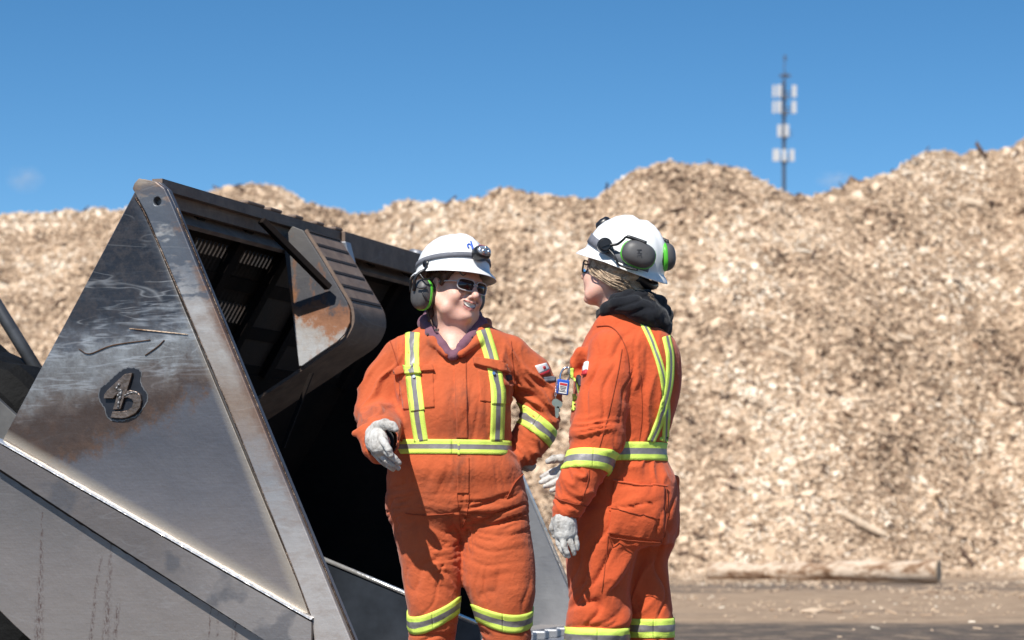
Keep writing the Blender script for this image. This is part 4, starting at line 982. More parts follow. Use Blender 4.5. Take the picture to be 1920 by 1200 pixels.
def gridmesh(name, pts, nrm, off, th, mats, bands, parent):
    """pts[i][j] on a surface: a thin cloth strip lifted off it, closed down at its rim"""
    pts = np.array(pts); nrm = np.array(nrm); ni, nj = pts.shape[:2]
    for _ in range(2):
        nrm[1:-1] = (nrm[:-2]+nrm[1:-1]*2+nrm[2:])/4
    nrm /= np.linalg.norm(nrm, axis=2)[:, :, None]+1e-9
    top = pts+nrm*(off+th); bot = pts+nrm*(off-0.012)
    V = np.concatenate([top.reshape(-1, 3), bot.reshape(-1, 3)]); n = ni*nj; Fc = []; fm = []
    for i in range(ni-1):
        for j in range(nj-1): a = i*nj+j; Fc.append((a, a+1, a+nj+1, a+nj)); fm.append(bands[min(j*len(bands)//(nj-1), len(bands)-1)])
    for i in range(ni-1):
        for j, f in ((0, 0), (nj-1, 1)):
            a = i*nj+j; q = (a, a+nj, a+nj+n, a+n); Fc.append(q if f == 0 else q[::-1]); fm.append(bands[0])
    for j in range(nj-1):
        for i, f in ((0, 0), (ni-1, 1)):
            a = i*nj+j; q = (a+1, a, a+n, a+1+n); Fc.append(q if f == 0 else q[::-1]); fm.append(bands[0])
    c = Vector(tuple(pts[ni//2, nj//2])); nn = Vector(tuple(nrm[ni//2, nj//2])); a, b, d = (Vector(tuple(V[k])) for k in Fc[(ni//2)*(nj-1)+nj//2][:3])
    if (b-a).cross(d-a).dot(nn) < 0: Fc = [f[::-1] for f in Fc]
    return mk(name, V, Fc, mats, parent, True, fm)
TAPE = ['yellow', 'retro']
def strip(pr, path, w, parent, n=60, name='reflective_stripe', off=.0015, mats=None, bands=(0, 0, 1, 1, 0, 0), nj=7):
    """sewn tape along a photo-row path (px, py), w px wide, laid onto the cloth"""
    p = spline([(a, b, 0) for a, b in path], n)[:, :2]; T = np.gradient(p, axis=0); T /= np.linalg.norm(T, axis=1)[:, None]; Nn = np.stack([-T[:, 1], T[:, 0]], 1)
    G = []; NN = []
    for i in range(n):
        r = []; q = []
        for j in range(nj):
            x, y = p[i]+Nn[i]*w*((j/(nj-1))-.5); h, nr = pr.hit(x, y); r.append(tuple(h)); q.append(tuple(nr))
        G.append(r); NN.append(q)
    return gridmesh(name, G, NN, off, .0025, mats or [M['yellow'], M['retro']], list(bands), parent)
def ring(pr, c, axis, w, parent, dip=lambda t: 0.0, n=96, name='reflective_stripe', off=.0015, maxr=.4, t0=0, t1=2*math.pi, cap=None):
    axis = Vector(axis).normalized(); a = Vector((0, -1, 0)); a = (a-axis*a.dot(axis)).normalized(); b = axis.cross(a); c = Vector(c); G = []; NN = []
    for i in range(n+1):
        t = t0+(t1-t0)*i/n; r = []; q = []; d = a*math.cos(t)+b*math.sin(t)
        for j in range(7):
            s = c+axis*(w*(j/6-.5)+dip(t)); h = pr.t.ray_cast(s, d, maxr)
            if h[0] is None: h = (s+d*.08, d)
            
            cp = cap(t) if cap else 9
            if (h[0]-s).length > cp: h = (s+d*cp, d)
            nn = h[1] if h[1].dot(d) > 0 else -h[1]; r.append(tuple(h[0])); q.append(tuple((nn+d*.5).normalized()))
        G.append(r); NN.append(q)
    G = np.array(G)
    G[1:-1] = (G[:-2]+G[1:-1]*2+G[2:])/4
    return gridmesh(name, G, NN, off, .0025, [M['yellow'], M['retro']], [0, 0, 1, 1, 0, 0], parent)
def patch(pr, quad, parent, name, mats, off=.002, ni=22, nj=22, bands=(0,), th=.003):
    """panel with photo corners tl, tr, br, bl"""
    G = []; NN = []; tl, tr, br, bl = (np.array(q, float) for q in quad)
    for i in range(ni):
        r = []; q = []
        for j in range(nj):
            s, t = i/(ni-1), j/(nj-1); x, y = (tl*(1-s)+tr*s)*(1-t)+(bl*(1-s)+br*s)*t; h, nr = pr.hit(x, y); r.append(tuple(h)); q.append(tuple(nr))
        G.append(r); NN.append(q)
    return gridmesh(name, G, NN, off, th, mats, list(bands), parent)
def seam(pr, path, parent, mat, w=.0016, n=40, name='seam', off=.002):
    p = spline([(a, b, 0) for a, b in path], n)[:, :2]; e = MB(); q = []
    for x, y in p:
        h, nr = pr.hit(x, y); q.append(h+nr*off)
    e.tube(q, w, 6); return e.build(name, mat, parent, smooth=True)
def boots(root, Y, px, z=0):
    for x, dy in px:
        fd = Field((x-.1, Y+dy-.25, -.02), (x+.1, Y+dy+.16, .3), .008)
        fd.cone((x, Y+dy, .26), (x, Y+dy, .10), .055, .05, .02); fd.ell((x, Y+dy-.06, .05), (.052, .15, .052), None, .03); fd.ell((x, Y+dy-.04, .012), (.055, .16, .018), None, .01)
        V, Fc = fd.mesh(); V[:, 2] = np.maximum(V[:, 2], 0); mk('boot', V, Fc, M['boot'], root)
M['seam'] = simple("seam_thread", (0.33, 0.055, 0.016), 0.9, var=0.1)

def P1(px, py, dy): return W(px, py, 8.24+dy)
def P2(px, py, dy): return W(px, py, 7.70+dy)

# ================================================================ the woman facing the camera
Y1 = 8.24
p1 = empty('person', P1(860, 970, 0).xyz*1.0, 'laughing woman in orange overalls, dark glasses and headlamp helmet, fist on hip', 'person', 'workers in orange overalls')
p1.location = Vector((P1(860, 970, 0).x, Y1, 0))
hd1 = Frame(P1(853, 538, -.02), (.65, -.76, -.08), -.15)
TOR1 = [(602, 803, 906, .070, .03), (611, 790, 918, .080, .03), (621, 772, 942, .095, .028), (638, 747, 963, .108, .025), (665, 741, 968, .120, .02), (700, 741, 968, .138, .012), (760, 742, 958, .152, .0), (820, 738, 958, .160, .0), (850, 736, 962, .160, 0), (880, 727, 976, .165, .005), (930, 726, 988, .164, .01), (962, 729, 989, .150, .012), (980, 745, 982, .125, .015), (1004, 790, 940, .07, .015)]
LL1 = [(930, 730, 862, .10, .015), (960, 730, 869, .118, .015), (1000, 737, 869, .120, .01), (1050, 749, 868, .114, .0), (1100, 757, 865, .105, -.005), (1140, 764, 861, .098, -.01), (1170, 764, 858, .092, 0), (1200, 766, 853, .09, .01), (1260, 768, 850, .088, .02), (1350, 772, 842, .085, .02), (1378, 774, 840, .08, .02)]
RL1 = [(930, 874, 986, .10, .015), (960, 863, 990, .118, .012), (1000, 863, 996, .122, .01), (1050, 864, 1003, .116, .0), (1090, 866, 1004, .11, -.005), (1110, 874, 1004, .105, -.01), (1145, 888, 999, .095, -.01), (1170, 896, 997, .09, 0), (1200, 905, 996, .09, .01), (1260, 908, 994, .088, .02), (1350, 912, 986, .085, .02), (1378, 914, 984, .08, .02)]
AR1 = [(P1(752, 672, .02), .070), (P1(722, 715, .03), .072), (P1(713, 775, .0), .070), (P1(713, 808, -.17), .066), (P1(715, 828, -.31), .060)]
AL1 = [(P1(955, 666, .02), .070), (P1(988, 698, .04), .069), (P1(1010, 742, .06), .067), (P1(1013, 782, .06), .063), (P1(996, 818, .04), .060), (P1(981, 848, .02), .046)]
def suit1(h=.0055, grow=0.0):
    fd = Field(P1(648, 1385, 0).xyz-Vector((0, .36, 0.0)), P1(1072, 590, 0).xyz+Vector((0, .30, 0)), h)
    fd.loft(TOR1, Y1, .01, 2.4, grow=grow); fd.loft(LL1, Y1, .030, 2.15, grow=grow); fd.loft(RL1, Y1, .014, 2.15, grow=grow)
    g = lambda L: [(a, r+grow) for a, r in L]
    fd.chain(g(AR1), .018); fd.chain(g(AL1), .018)
    return fd
fd = suit1()
# bloused cloth: belly above belt, cuff ends, elbow bulge
for c, r in (((712, 800, -.10), (.072, .06, .045)), ((1012, 808, .05), (.052, .06, .05)), ((1000, 842, .03), (.040, .045, .028)), ((690, 770, 0), (.045, .06, .05)), ((1022, 748, .05), (.044, .05, .05)), ((700, 740, .02), (.05, .06, .05))): fd.ell(P1(*c), r, None, .03)
fd.ell(P1(852, 880, -.02), (.20, .15, .06), None, .05); fd.ell(P1(848, 770, -.05), (.16, .12, .10), None, .05)
# collar lapels and the opened neck
fd.chain([(P1(800, 606, .06), .020), (P1(798, 618, 0), .018), (P1(812, 640, -.085), .015), (P1(838, 664, -.125), .012)], .012)
fd.chain([(P1(912, 606, .06), .020), (P1(912, 618, 0), .018), (P1(895, 640, -.085), .015), (P1(864, 664, -.130), .012)], .012)
fd.chain([(P1(853, 592, -.05), .088), (P1(853, 620, -.13), .066), (P1(851, 650, -.17), .028)], .006, 'sub')
fd.cone(P1(853, 580, .03), P1(853, 616, .03), .085, .080, .01, 'sub')
fd.chain([(P1(704, 800, -.30), .016), (P1(682, 808, -.30), .014), (P1(665, 813, -.29), .011)], .02); fd.chain([(P1(680, 822, -.30), .012), (P1(690, 846, -.31), .012), (P1(704, 860, -.31), .012), (P1(718, 866, -.30), .010)], .02)
# right sleeve opens towards the camera
fd.chain([(P1(716, 829, -.42), .058), (P1(715, 826, -.29), .051), (P1(714, 816, -.22), .043)], .004, 'sub')
# left cuff hem
fd.cone(P1(968, 862, .0), P1(1000, 866, .03), .012, .012, .01)
V, Fc = surf(fd, 1)
FS1 = [(800, 985, 75, 80, 3, .045, .004, 8), (838, 1040, 32, 80, -16, .026, .008, 5), (936, 965, 66, 42, 4, .021, .019, 9), (925, 1045, 62, 45, 1, .036, .005, 8), (940, 1110, 60, 50, 84, .05, .008, 4),
       (800, 1100, 55, 55, 62, .06, .008, 4), (860, 770, 110, 70, 96, .09, .006, 5), (790, 700, 40, 60, 60, .05, .005, 3), (905, 790, 60, 60, 75, .06, .006, 4), (715, 735, 48, 62, 58, .045, -.017, 4), (698, 775, 40, 36, 12, .036, -.009, 5),
       (1005, 715, 60, 55, -38, .042, -.018, 4.5), (1012, 772, 50, 45, -30, .030, -.015, 4), (990, 835, 38, 34, -52, .028, -.014, 4), (755, 690, 25, 70, 80, .035, -.012, 4), (955, 690, 25, 60, 100, .035, -.012, 4), (855, 895, 120, 32, 86, .05, .005, 5),
       (812, 1185, 60, 30, 20, .04, .010, 4), (945, 1188, 60, 30, -15, .04, .010, 4), (740, 940, 30, 70, 6, .030, .008, 4), (870, 985, 22, 60, 88, .03, .010, 4)]
V = folds(V, normals(V, Fc), Y1, FS1, .0012)
s1 = mk('overalls', V, Fc, M['orange1'], p1)
pr1 = Proj(V, Fc)
# tape
strip(pr1, [(774, 624), (773, 640), (773, 680), (777, 730), (783, 780), (790, 828)], 26, s1)
strip(pr1, [(905, 619), (912, 640), (921, 670), (930, 710), (933, 760), (931, 828)], 25, s1)
bc = P1(850, 840, 0); ring(pr1, bc, (0.0, 0, 1), 27/550, s1, dip=lambda t: -.002*math.sin(t*1), maxr=.3, cap=lambda t: ((abs(math.cos(t))/.178)**2.4+(abs(math.sin(t))/.197)**2.4)**(-1/2.4))
def kd(t, a=.020): return -a*max(0, math.cos(t))**1.2
ring(pr1, P1(812, 1150, -.005), (-.06, 0, 1), 33/550, s1, dip=lambda t: .008+.016*math.sin(t)-.034*max(0, math.cos(t+.45))**1.3)
ring(pr1, P1(943, 1156, -.005), (0.0, 0, 1), 34/550, s1, dip=lambda t: .012-.034*max(0, math.cos(t-.45))**1.3)
ring(pr1, P1(1000, 797, .05), Vector(P1(1018, 772, .055)-P1(985, 815, .045)), 33/550, s1, maxr=.13)
# cuff tape on the right wrist
ring(pr1, P1(714, 812, -.19), Vector((0, 1, .15)), 10/550, s1, maxr=.12, name='cuff_trim')
# pockets, flaps, placket
pockets = [((746, 700), (812, 694), (815, 764), (757, 768)), ((896, 694), (954, 700), (956, 758), (900, 752))]
for q in pockets: patch(pr1, q, s1, 'chest_pocket', [M['orange1']], off=.0005, th=.0025)
for q, dy in ((((740, 690), (812, 686), (815, 696), (744, 702)), 0), (((886, 672), (942, 680), (952, 700), (888, 684)), 1)):
    patch(pr1, q, s1, 'pocket_flap', [M['orange1']], off=.009, ni=24, nj=8, th=.006)
strip(pr1, [(776, 706), (781, 745), (784, 770)], 25.5, s1, 24, off=.0045); strip(pr1, [(928, 702), (933, 735), (933, 758)], 24.5, s1, 24, off=.0045)
strip(pr1, [(775, 686), (775, 694), (776, 703)], 25.5, s1, 10, off=.0155)
for x, y in ((777, 708), (926, 701)):
    h, nr = pr1.hit(x, y); e = MB(); e.tube([h+nr*.006, h+nr*.012], .0055, 10); e.build('snap_button', M['chrome'], s1)
patch(pr1, ((852, 672), (874, 672), (877, 822), (856, 822)), s1, 'zip_placket', [M['orange1']], off=.0005, ni=8, nj=60, th=.003)
patch(pr1, ((856, 858), (880, 858), (879, 925), (857, 925)), s1, 'zip_placket', [M['orange1']], off=.0005, ni=8, nj=30, th=.003)
patch(pr1, ((858, 827), (862, 827), (862, 853), (858, 853)), s1, 'belt_overlap', [M['yellow'], M['retro']], off=.0016, ni=6, nj=7, bands=(0, 0, 1, 1, 0, 0))
seam(pr1, [(880, 925), (876, 960), (867, 990)], s1, M['seam']); seam(pr1, [(857, 925), (860, 960), (864, 992)], s1, M['seam'], .0010)
seam(pr1, [(732, 640), (748, 690), (750, 740)], s1, M['seam']); seam(pr1, [(958, 640), (962, 690), (964, 740)], s1, M['seam'])
seam(pr1, [(985, 885), (965, 905), (950, 935)], s1, M['seam'], .0025); seam(pr1, [(760, 962), (800, 966), (850, 962)], s1, M['seam'])
# sleeve badges
patch(pr1, ((1003, 686), (1022, 681), (1028, 692), (1011, 701)), s1, 'sleeve_badge', [M['white']], off=.004, ni=6, nj=6, th=.002)
patch(pr1, ((1011, 701), (1028, 693), (1030, 698), (1014, 705)), s1, 'sleeve_badge', [M['red']], off=.004, ni=6, nj=4, th=.002)
patch(pr1, ((1015, 688), (1019, 687), (1021, 692), (1017, 693)), s1, 'badge_mark', [M['red']], off=.006, ni=4, nj=4, th=.002)
patch(pr1, ((1018, 708), (1040, 705), (1041, 715), (1024, 717)), s1, 'sleeve_badge', [M['strap']], off=.004, ni=6, nj=5, th=.002)
patch(pr1, ((946, 704), (956, 702), (958, 712), (950, 716)), s1, 'pocket_tag', [M['print']], off=.006, ni=5, nj=5, th=.002)
# snap studs on the lapel
for x, y in ((886, 634), (803, 628)):
    h, nr = pr1.hit(x, y); e = MB(); e.tube([h+nr*.001, h+nr*.005], .005, 10); e.build('snap_button', M['print'], s1)
# body: head, neck, trunk and limbs in one surface
def bodymesh(root, hd, fh, neck, suit_fn, wide, smile, soft, hands):
    fd = suit_fn(.012, -.022); 
    for a, b, ra, rb_ in neck: fd.cone(a, b, ra-.006, rb_-.006, .02)
    for a, b, r in hands: fd.cone(a, b, r, r*.8, .02)
    V0, F0 = fd.mesh()
    c = hd.c; f2 = Field((c.x-.14, c.y-.16, c.z-.27), (c.x+.14, c.y+.15, c.z+.14), .0027)
    head_sdf(f2, hd, wide, smile, soft)
    for a, b, ra, rb_ in neck: f2.cone(a, b, ra, rb_, .03)
    V1, F1 = surf(f2, 1)
    V = np.vstack([V0, V1]); Fc = np.vstack([F0, F1+len(V0)])
    fc = V1[F1].mean(1)-np.array(c); lf, ll, lu = fc@np.array(hd.f), fc@np.array(hd.l), fc@np.array(hd.u)
    fm = np.zeros(len(F1), int)
    if smile:
        al = np.abs(ll); curve = 15.0*al**2*.8
        lip = (al < .026) & (lf > .078) & (((lu > -.0565+curve*.6) & (lu < -.0515+curve*.6)) | ((lu > -.0815+curve) & (lu < -.0735+curve)))
        ins = (al < .026) & (lf > .070) & (lu > -.0735+curve) & (lu < -.0565+curve*.6)
        fm[lip] = 1; fm[ins] = 2; fm[ins & (al < .0235) & (lu > -.0690+curve*.9)] = 3
    else:
        fm[(np.abs(ll) < .02) & (lf > .092) & (lu > -.075) & (lu < -.0535)] = 1
    fm[(np.abs(np.abs(ll)-.031) < .010) & (np.abs(lu-.001) < .005) & (lf > .086)] = 4
    return mk('body', V, Fc, [M['skin'], M['lip'], M['mouth'], M['teeth'], M['eye']], root, True, np.concatenate([np.zeros(len(F0), int), fm]))
nk1 = [(hd1(-.015, 0, -.07), P1(852, 610, .0), .058, .062), (P1(852, 610, .0), P1(852, 665, -.03), .062, .075)]
bodymesh(p1, hd1, None, nk1, suit1, 1.06, 1, 1, [(P1(713, 825, -.28), P1(712, 835, -.38), .02), (P1(980, 845, .02), P1(985, 862, .05), .02)])
# hair under the helmet, pulled back
fd = Field(tuple(hd1.c-Vector((.16, .16, .17))), tuple(hd1.c+Vector((.16, .16, .13))), .0035)
fd.ell(hd1(-.016, 0, .028), (.104, .083, .090), hd1.R, .02); fd.ell(hd1(.075, 0, -.03), (.085, .12, .085), hd1.R, .012, 'sub'); fd.cone(hd1(.0, -.095, -.03), hd1(.0, .095, -.03), .034, .034, .012, 'sub')
fd.chain([(hd1(-.028, -.076, -.01), .018), (hd1(-.032, -.070, -.06), .015), (hd1(-.03, -.064, -.10), .011), (hd1(-.02, -.068, -.13), .007)], .015)
fd.chain([(hd1(.052, -.066, .045), .012), (hd1(.036, -.074, .020), .010), (hd1(.024, -.078, -.006), .007)], .012); fd.chain([(hd1(.028, -.076, .032), .010), (hd1(.0, -.082, .028), .010), (hd1(-.02, -.082, .010), .012), (hd1(-.03, -.078, -.03), .012)], .012)
V, Fc = surf(fd, 1); V = V+normals(V, Fc)*(0.003*fbm(V*np.array([60, 60, 22]), 3))[:, None]; mk('hair', V, Fc, M['hair1'], p1)
# hoodie neck
fd = Field(P1(775, 700, 0).xyz-Vector((0, .26, 0)), P1(925, 575, 0).xyz+Vector((0, .20, 0)), .0045)
fd.chain([(P1(851, 588, .095), .026), (P1(812, 592, .075), .030), (P1(799, 606, .01), .027), (P1(810, 626, -.055), .022), (P1(829, 648, -.100), .017), (P1(846, 668, -.125), .013)], .012)
fd.chain([(P1(851, 588, .095), .026), (P1(888, 594, .075), .028), (P1(899, 608, .01), .026), (P1(886, 628, -.055), .021), (P1(868, 648, -.100), .017), (P1(852, 668, -.125), .013)], .012)
fd.chain([(P1(806, 618, -.02), .012), (P1(822, 645, -.10), .010), (P1(838, 662, -.130), .008)], .004)
V, Fc = surf(fd, 1); V = folds(V, normals(V, Fc), Y1, [(851, 630, 90, 60, -50, .04, .004, 4)], .0008); hood1 = mk('hooded_sweater', V, Fc, M['purple'], p1)
e = MB(); h = P1(817, 619, -.085); e.tube([h, h+Vector((.002, -.006, 0))], .005, 12); e.build('eyelet', M['cup'], hood1)
# dark knitted cuff and the gloves
e = MB(); e.tube([P1(714, 822, -.22), P1(714, 827, -.30), P1(713, 829, -.33)], [.043, .045, .043], 20); e.build('knit_cuff', M['black_fleece'], p1, smooth=True)
def glove(root, lo, hi, parts, h=.0024, cuff=None, name='glove', fl=None):
    fd = Field(lo, hi, h)
    for kind, k, pts in parts: fd.chain(pts, k, fl=fl if kind == 'palm' else None)
    V, Fc = surf(fd, 1); V = V+normals(V, Fc)*(0.0011*perlin(V*np.array([75, 75, 40]))-0.0010*np.maximum(0, 1-6*np.abs(perlin(V*55+9))))[:, None]
    return mk(name, V, Fc, M['leather'], root)
g1 = [('palm', .016, [(P1(703, 815, -0.315), .034), (P1(706, 828, -0.350), .034), (P1(712, 838, -0.377), .031)]),
      ('palm', .014, [(P1(708, 806, -0.335), .022), (P1(712, 822, -0.380), .022), (P1(720, 838, -0.400), .018)]),
      ('t', .009, [(P1(706, 800, -0.340), .019), (P1(722, 795, -0.377), .0165), (P1(735, 799, -0.395), .0145), (P1(742, 805, -0.400), .0105)]),
      ('i', .002, [(P1(712, 818, -0.393), 0.0133), (P1(722, 832, -0.420), 0.0125), (P1(729, 843, -0.425), 0.0112), (P1(733, 853, -0.420), 0.0093)]),
      ('m', .0015, [(P1(712, 836, -0.387), 0.0129), (P1(728, 850, -0.407), 0.0120), (P1(740, 860, -0.403), 0.0108), (P1(748, 868, -0.395), 0.0090)]),
      ('r', .0015, [(P1(707, 846, -0.365), 0.0129), (P1(724, 862, -0.379), 0.0116), (P1(738, 872, -0.375), 0.0103), (P1(747, 878, -0.367), 0.0086)]),
      ('l', .0015, [(P1(702, 848, -0.340), 0.0120), (P1(716, 864, -0.347), 0.0108), (P1(728, 873, -0.343), 0.0096), (P1(737, 880, -0.335), 0.0082)])]
glove(p1, P1(668, 905, 0).xyz-Vector((0, .50, 0)), P1(775, 770, 0).xyz+Vector((0, -.22, 0)), g1)
g2 = [('palm', .014, [(P1(974, 846, .02), .030), (P1(976, 856, .05), .030), (P1(982, 864, .07), .026)]),
      ('i', .004, [(P1(984, 862, .03), .013), (P1(992, 868, .05), .012), (P1(1000, 874, .07), .0105)]), ('m', .004, [(P1(980, 866, .03), .012), (P1(988, 873, .05), .011), (P1(996, 879, .065), .0095)]),
      ('r', .004, [(P1(974, 868, .04), .012), (P1(981, 875, .06), .011), (P1(988, 880, .075), .0095)]), ('l', .004, [(P1(968, 866, .05), .011), (P1(973, 873, .07), .010), (P1(978, 878, .085), .009)]), ('t', .006, [(P1(966, 855, .0), .014), (P1(960, 864, -.0), .0125), (P1(957, 872, .01), .010)])]
glove(p1, P1(940, 900, 0).xyz-Vector((0, .06, 0)), P1(1020, 825, 0).xyz+Vector((0, .14, 0)), g2, .003)
boots(p1, Y1, ((W(806, 0, Y1).x, 0), (W(950, 0, Y1).x, .02)))
# glasses
def glasses(root, hd, lens_mat, frame_mat, w=.026, hh=.0165, thick=.0022):
    g = MB(); L = []
    for s in (-1, 1):
        loop = []
        for k in range(29):
            t = 2*math.pi*k/28; ct, st = math.cos(t), math.sin(t); x = w*abs(ct)**.6*(1 if ct > 0 else -1); y = hh*abs(st)**.6*(1 if st > 0 else -1)
            l = s*(.0335+x); loop.append(hd(.109-abs(l)**2*4.6, l, .001+y))
        g.tube(loop, thick, 6, caps=False)
        c = hd(.111-.0335**2*4.6, s*.0335, .001); fan = [c]+loop[:-1]; L.append(fan)
        g.tube([hd(.109-.059**2*4.6, s*.059, .008), hd(.075, s*.073, .007), hd(.03, s*.079, .004), hd(-.01, s*.082, -.004)], thick*1.1, 6, sq=1.6)
    g.tube(spline([hd(.108, -.009, .004), hd(.112, 0, .007), hd(.108, .009, .004)], 8), thick*1.2, 6)
    fr_ = g.build('glasses', frame_mat, root, smooth=True)
    for fan in L:
        n = len(fan)-1; b = [v-hd.f*.0015 for v in fan]; V = [tuple(v) for v in fan+b]; Fc = []
        for k in range(n):
            a, c2 = 1+k, 1+(k+1) % n; Fc += [(0, a, c2), (n+1, n+1+c2, n+1+a), (a, n+1+a, n+1+c2, c2)]
        mk('lens', V, Fc, lens_mat, fr_, True)
    return fr_
glasses(p1, hd1, M['lens'], M['frame'], w=.0300, hh=.0195, thick=.0024)
# helmet, strap, headlamp, muffs
hf1 = Frame(hd1(.004, 0, .036), (hd1.f*1.0+hd1.u*.03), -.10); hf1 = Frame(P1(849, 523, -.02), (.73, -.68, .07), -.13)
hat1 = helmet(p1, hf1)
hband(hf1, lambda t: .048+.010*math.cos(t), .0085, M['strap'], parent=hat1, name='headlamp_strap')
lc = hf1(.152, -.022, .062); lf = (hf1.f+hf1.u*.25-hf1.l*.25).normalized(); lu = (hf1.u-lf*hf1.u.dot(lf)).normalized(); ls = lu.cross(lf)
e = MB(); V, Fc = sup(lc, ls*.031, lu*.024, lf*.026, 3); e.add(V, Fc); hl = e.build('headlamp', M['blackp'], hat1, smooth=True)
e = MB(); V, Fc = sup(lc+lf*.016, ls*.026, lu*.019, lf*.014, 2.4); e.add(V, Fc); e.build('lamp_lens', M['headlamp'], hl, smooth=True)
e = MB()
for q in (-.010, .010, 0): e.tube([lc+lf*.026+ls*q-lu*(.006 if q else -.007), lc+lf*.034+ls*q-lu*(.006 if q else -.007)], [.0075, .005], 10)
e.build('bulb', M['chrome'], hl, smooth=True)
e = MB(); e.tube([lc+lu*.022+lf*.012+ls*.008, lc+lu*.022+lf*.012-ls*.014], .003, 6); e.build('switch', M['red'], hl)
# blue printed mark on the shell, half hidden by the lamp
e = MB()
def hs_(t, z, o=.003): r = shell_r(z); return hf1((.155*r+o)*math.cos(t), (.135*r+o)*math.sin(t), z)
e.tube(spline([hs_(-.42, .082), hs_(-.44, .092), hs_(-.36, .098), hs_(-.30, .090), hs_(-.29, .078)], 18), .0030, 6); e.tube(spline([hs_(-.24, .112), hs_(-.27, .095), hs_(-.27, .078)], 10), .0028, 6)
e.build('printed_mark', M['blue'], hat1, smooth=True)
mo, sd, up, out = muff(hat1, P1(792, 552, -.085), Vector((.10, 0, 1)), Vector((-.62, -.76, .05)), .0385, .052)
e = MB(); kc = P1(806, 496, -.075)
e.tube([kc+out*.0, kc+out*.022], .0135, 16); e.tube(spline([kc+out*.014, P1(798, 505, -.115), P1(786, 512, -.12), P1(778, 524, -.12), P1(776, 545, -.11)], 16), .0055, 8)
e.tube(spline([P1(786, 512, -.12), P1(796, 524, -.13), P1(806, 522, -.12)], 10), .003, 6); e.tube(spline([P1(778, 515, -.10), P1(770, 528, -.09), P1(770, 548, -.08)], 10), .0045, 6)
e.build('muff_arm', M['blackp'], hat1, smooth=True)
e = MB(); e.tube(spline([mo.matrix_world.translation*0+P1(782, 538, -.128), P1(790, 540, -.131), P1(800, 538, -.128)], 10), .0035, 6); e.tube(spline([P1(792, 548, -.130), P1(797, 556, -.131), P1(804, 566, -.122)], 10), .0035, 6); e.build('printed_mark', M['print'], mo, smooth=True)
mo2, _, _, _ = muff(hat1, hf1(.0, .105, -.045), hf1.u, hf1.l, .0385, .052)
# chin stay of the suspension at the temple
e = MB(); e.tube(spline([hf1(.11, -.085, .0), hf1(.120, -.075, -.02), hf1(.112, -.05, -.008)], 8), .002, 5); e.build('hat_suspension', M['blackp'], hat1, smooth=True)
# flyaway strands
e = MB()
for k in range(10): e.tube(spline([hd1(-.025+.003*k, -.082, -.04), hd1(-.02, -.086+.001*k, -.09), hd1(-.006+.003*k, -.080, -.13-.003*k)], 10), .0009, 4)
e.build('loose_hair', M['hair1'], p1, smooth=True)

# ================================================================ the worker with her back turned
Y2 = 7.70
p2 = empty('person', Vector((P2(1165, 970, 0).x, Y2, 0)), 'fair-haired worker in orange overalls and black hood, back turned, helmet with ear muffs', 'person', 'workers in orange overalls')
TOR2 = [(594, 1132, 1200, .08, .0), (606, 1117, 1225, .11, 0), (624, 1102, 1250, .14, .0), (645, 1092, 1268, .165, .0), (680, 1084, 1277, .175, .0), (740, 1074, 1275, .175, .0), (790, 1069, 1262, .165, .0), (832, 1068, 1249, .160, .0), (862, 1069, 1249, .162, .0), (900, 1072, 1262, .172, .0), (940, 1068, 1271, .178, .0), (985, 1062, 1271, .172, 0), (1020, 1064, 1262, .15, 0)]
LN2 = [(960, 1066, 1200, .10, -.06), (1020, 1060, 1198, .105, -.06), (1060, 1061, 1190, .105, -.055), (1120, 1065, 1180, .10, -.05), (1180, 1060, 1178, .10, -.045), (1240, 1062, 1172, .098, -.04), (1340, 1066, 1160, .09, -.04), (1410, 1068, 1158, .088, -.04)]
LF2 = [(960, 1150, 1270, .10, .07), (1020, 1150, 1264, .105, .07), (1060, 1160, 1254, .10, .07), (1120, 1170, 1260, .098, .07), (1180, 1176, 1267, .095, .07), (1240, 1180, 1266, .09, .07), (1340, 1184, 1262, .088, .07), (1410, 1186, 1260, .085, .07)]
AN2 = [(P2(1146, 660, -.12), .072), (P2(1139, 710, -.15), .074), (P2(1130, 760, -.17), .078), (P2(1119, 815, -.18), .080), (P2(1106, 860, -.19), .069), (P2(1084, 905, -.21), .062), (P2(1066, 950, -.22), .047), (P2(1060, 966, -.22), .041)]
AF2 = [(P2(1150, 665, .13), .068), (P2(1135, 740, .20), .066), (P2(1122, 820, .22), .064), (P2(1095, 862, .20), .052), (P2(1076, 878, .18), .042)]
def suit2(h=.0055, grow=0.0):
    fd = Field(P2(1000, 1418, 0).xyz-Vector((0, .34, 0)), P2(1300, 570, 0).xyz+Vector((0, .34, 0)), h)
    fd.loft(TOR2, Y2, .01, 2.3, grow=grow); fd.loft(LN2, Y2, .03, 2.15, grow=grow); fd.loft(LF2, Y2, .03, 2.15, grow=grow)
    g = lambda L: [(a, r+grow) for a, r in L]
    fd.chain(g(AN2), .012); fd.chain(g(AF2), .02); return fd
fd = suit2()
fd.ell(P2(1228, 915, .0), (.060, .13, .08), None, .04); fd.ell(P2(1200, 960, -.07), (.09, .10, .09), None, .05)
fd.ell(P2(1078, 925, -.215), (.052, .05, .05), None, .02); fd.ell(P2(1130, 830, -.18), (.062, .07, .045), None, .03)
fd.cone(P2(1089, 662, -.10), P2(1074, 696, -.09), .022, .016, .02); fd.cone(P2(1074, 700, -.08), P2(1096, 712, -.12), .014, .014, .012)
fd.cone(P2(1265, 900, .06), P2(1266, 1000, .06), .018, .012, .02)
fd.cone(P2(1142, 613, -.06), P2(1158, 608, .06), .046, .046, .03); fd.cone(P2(1158, 608, -.07), P2(1215, 640, -.08), .046, .050, .03)
fd.chain([(P2(1165, 560, .0), .080), (P2(1165, 600, 0), .070)], .01, 'sub')
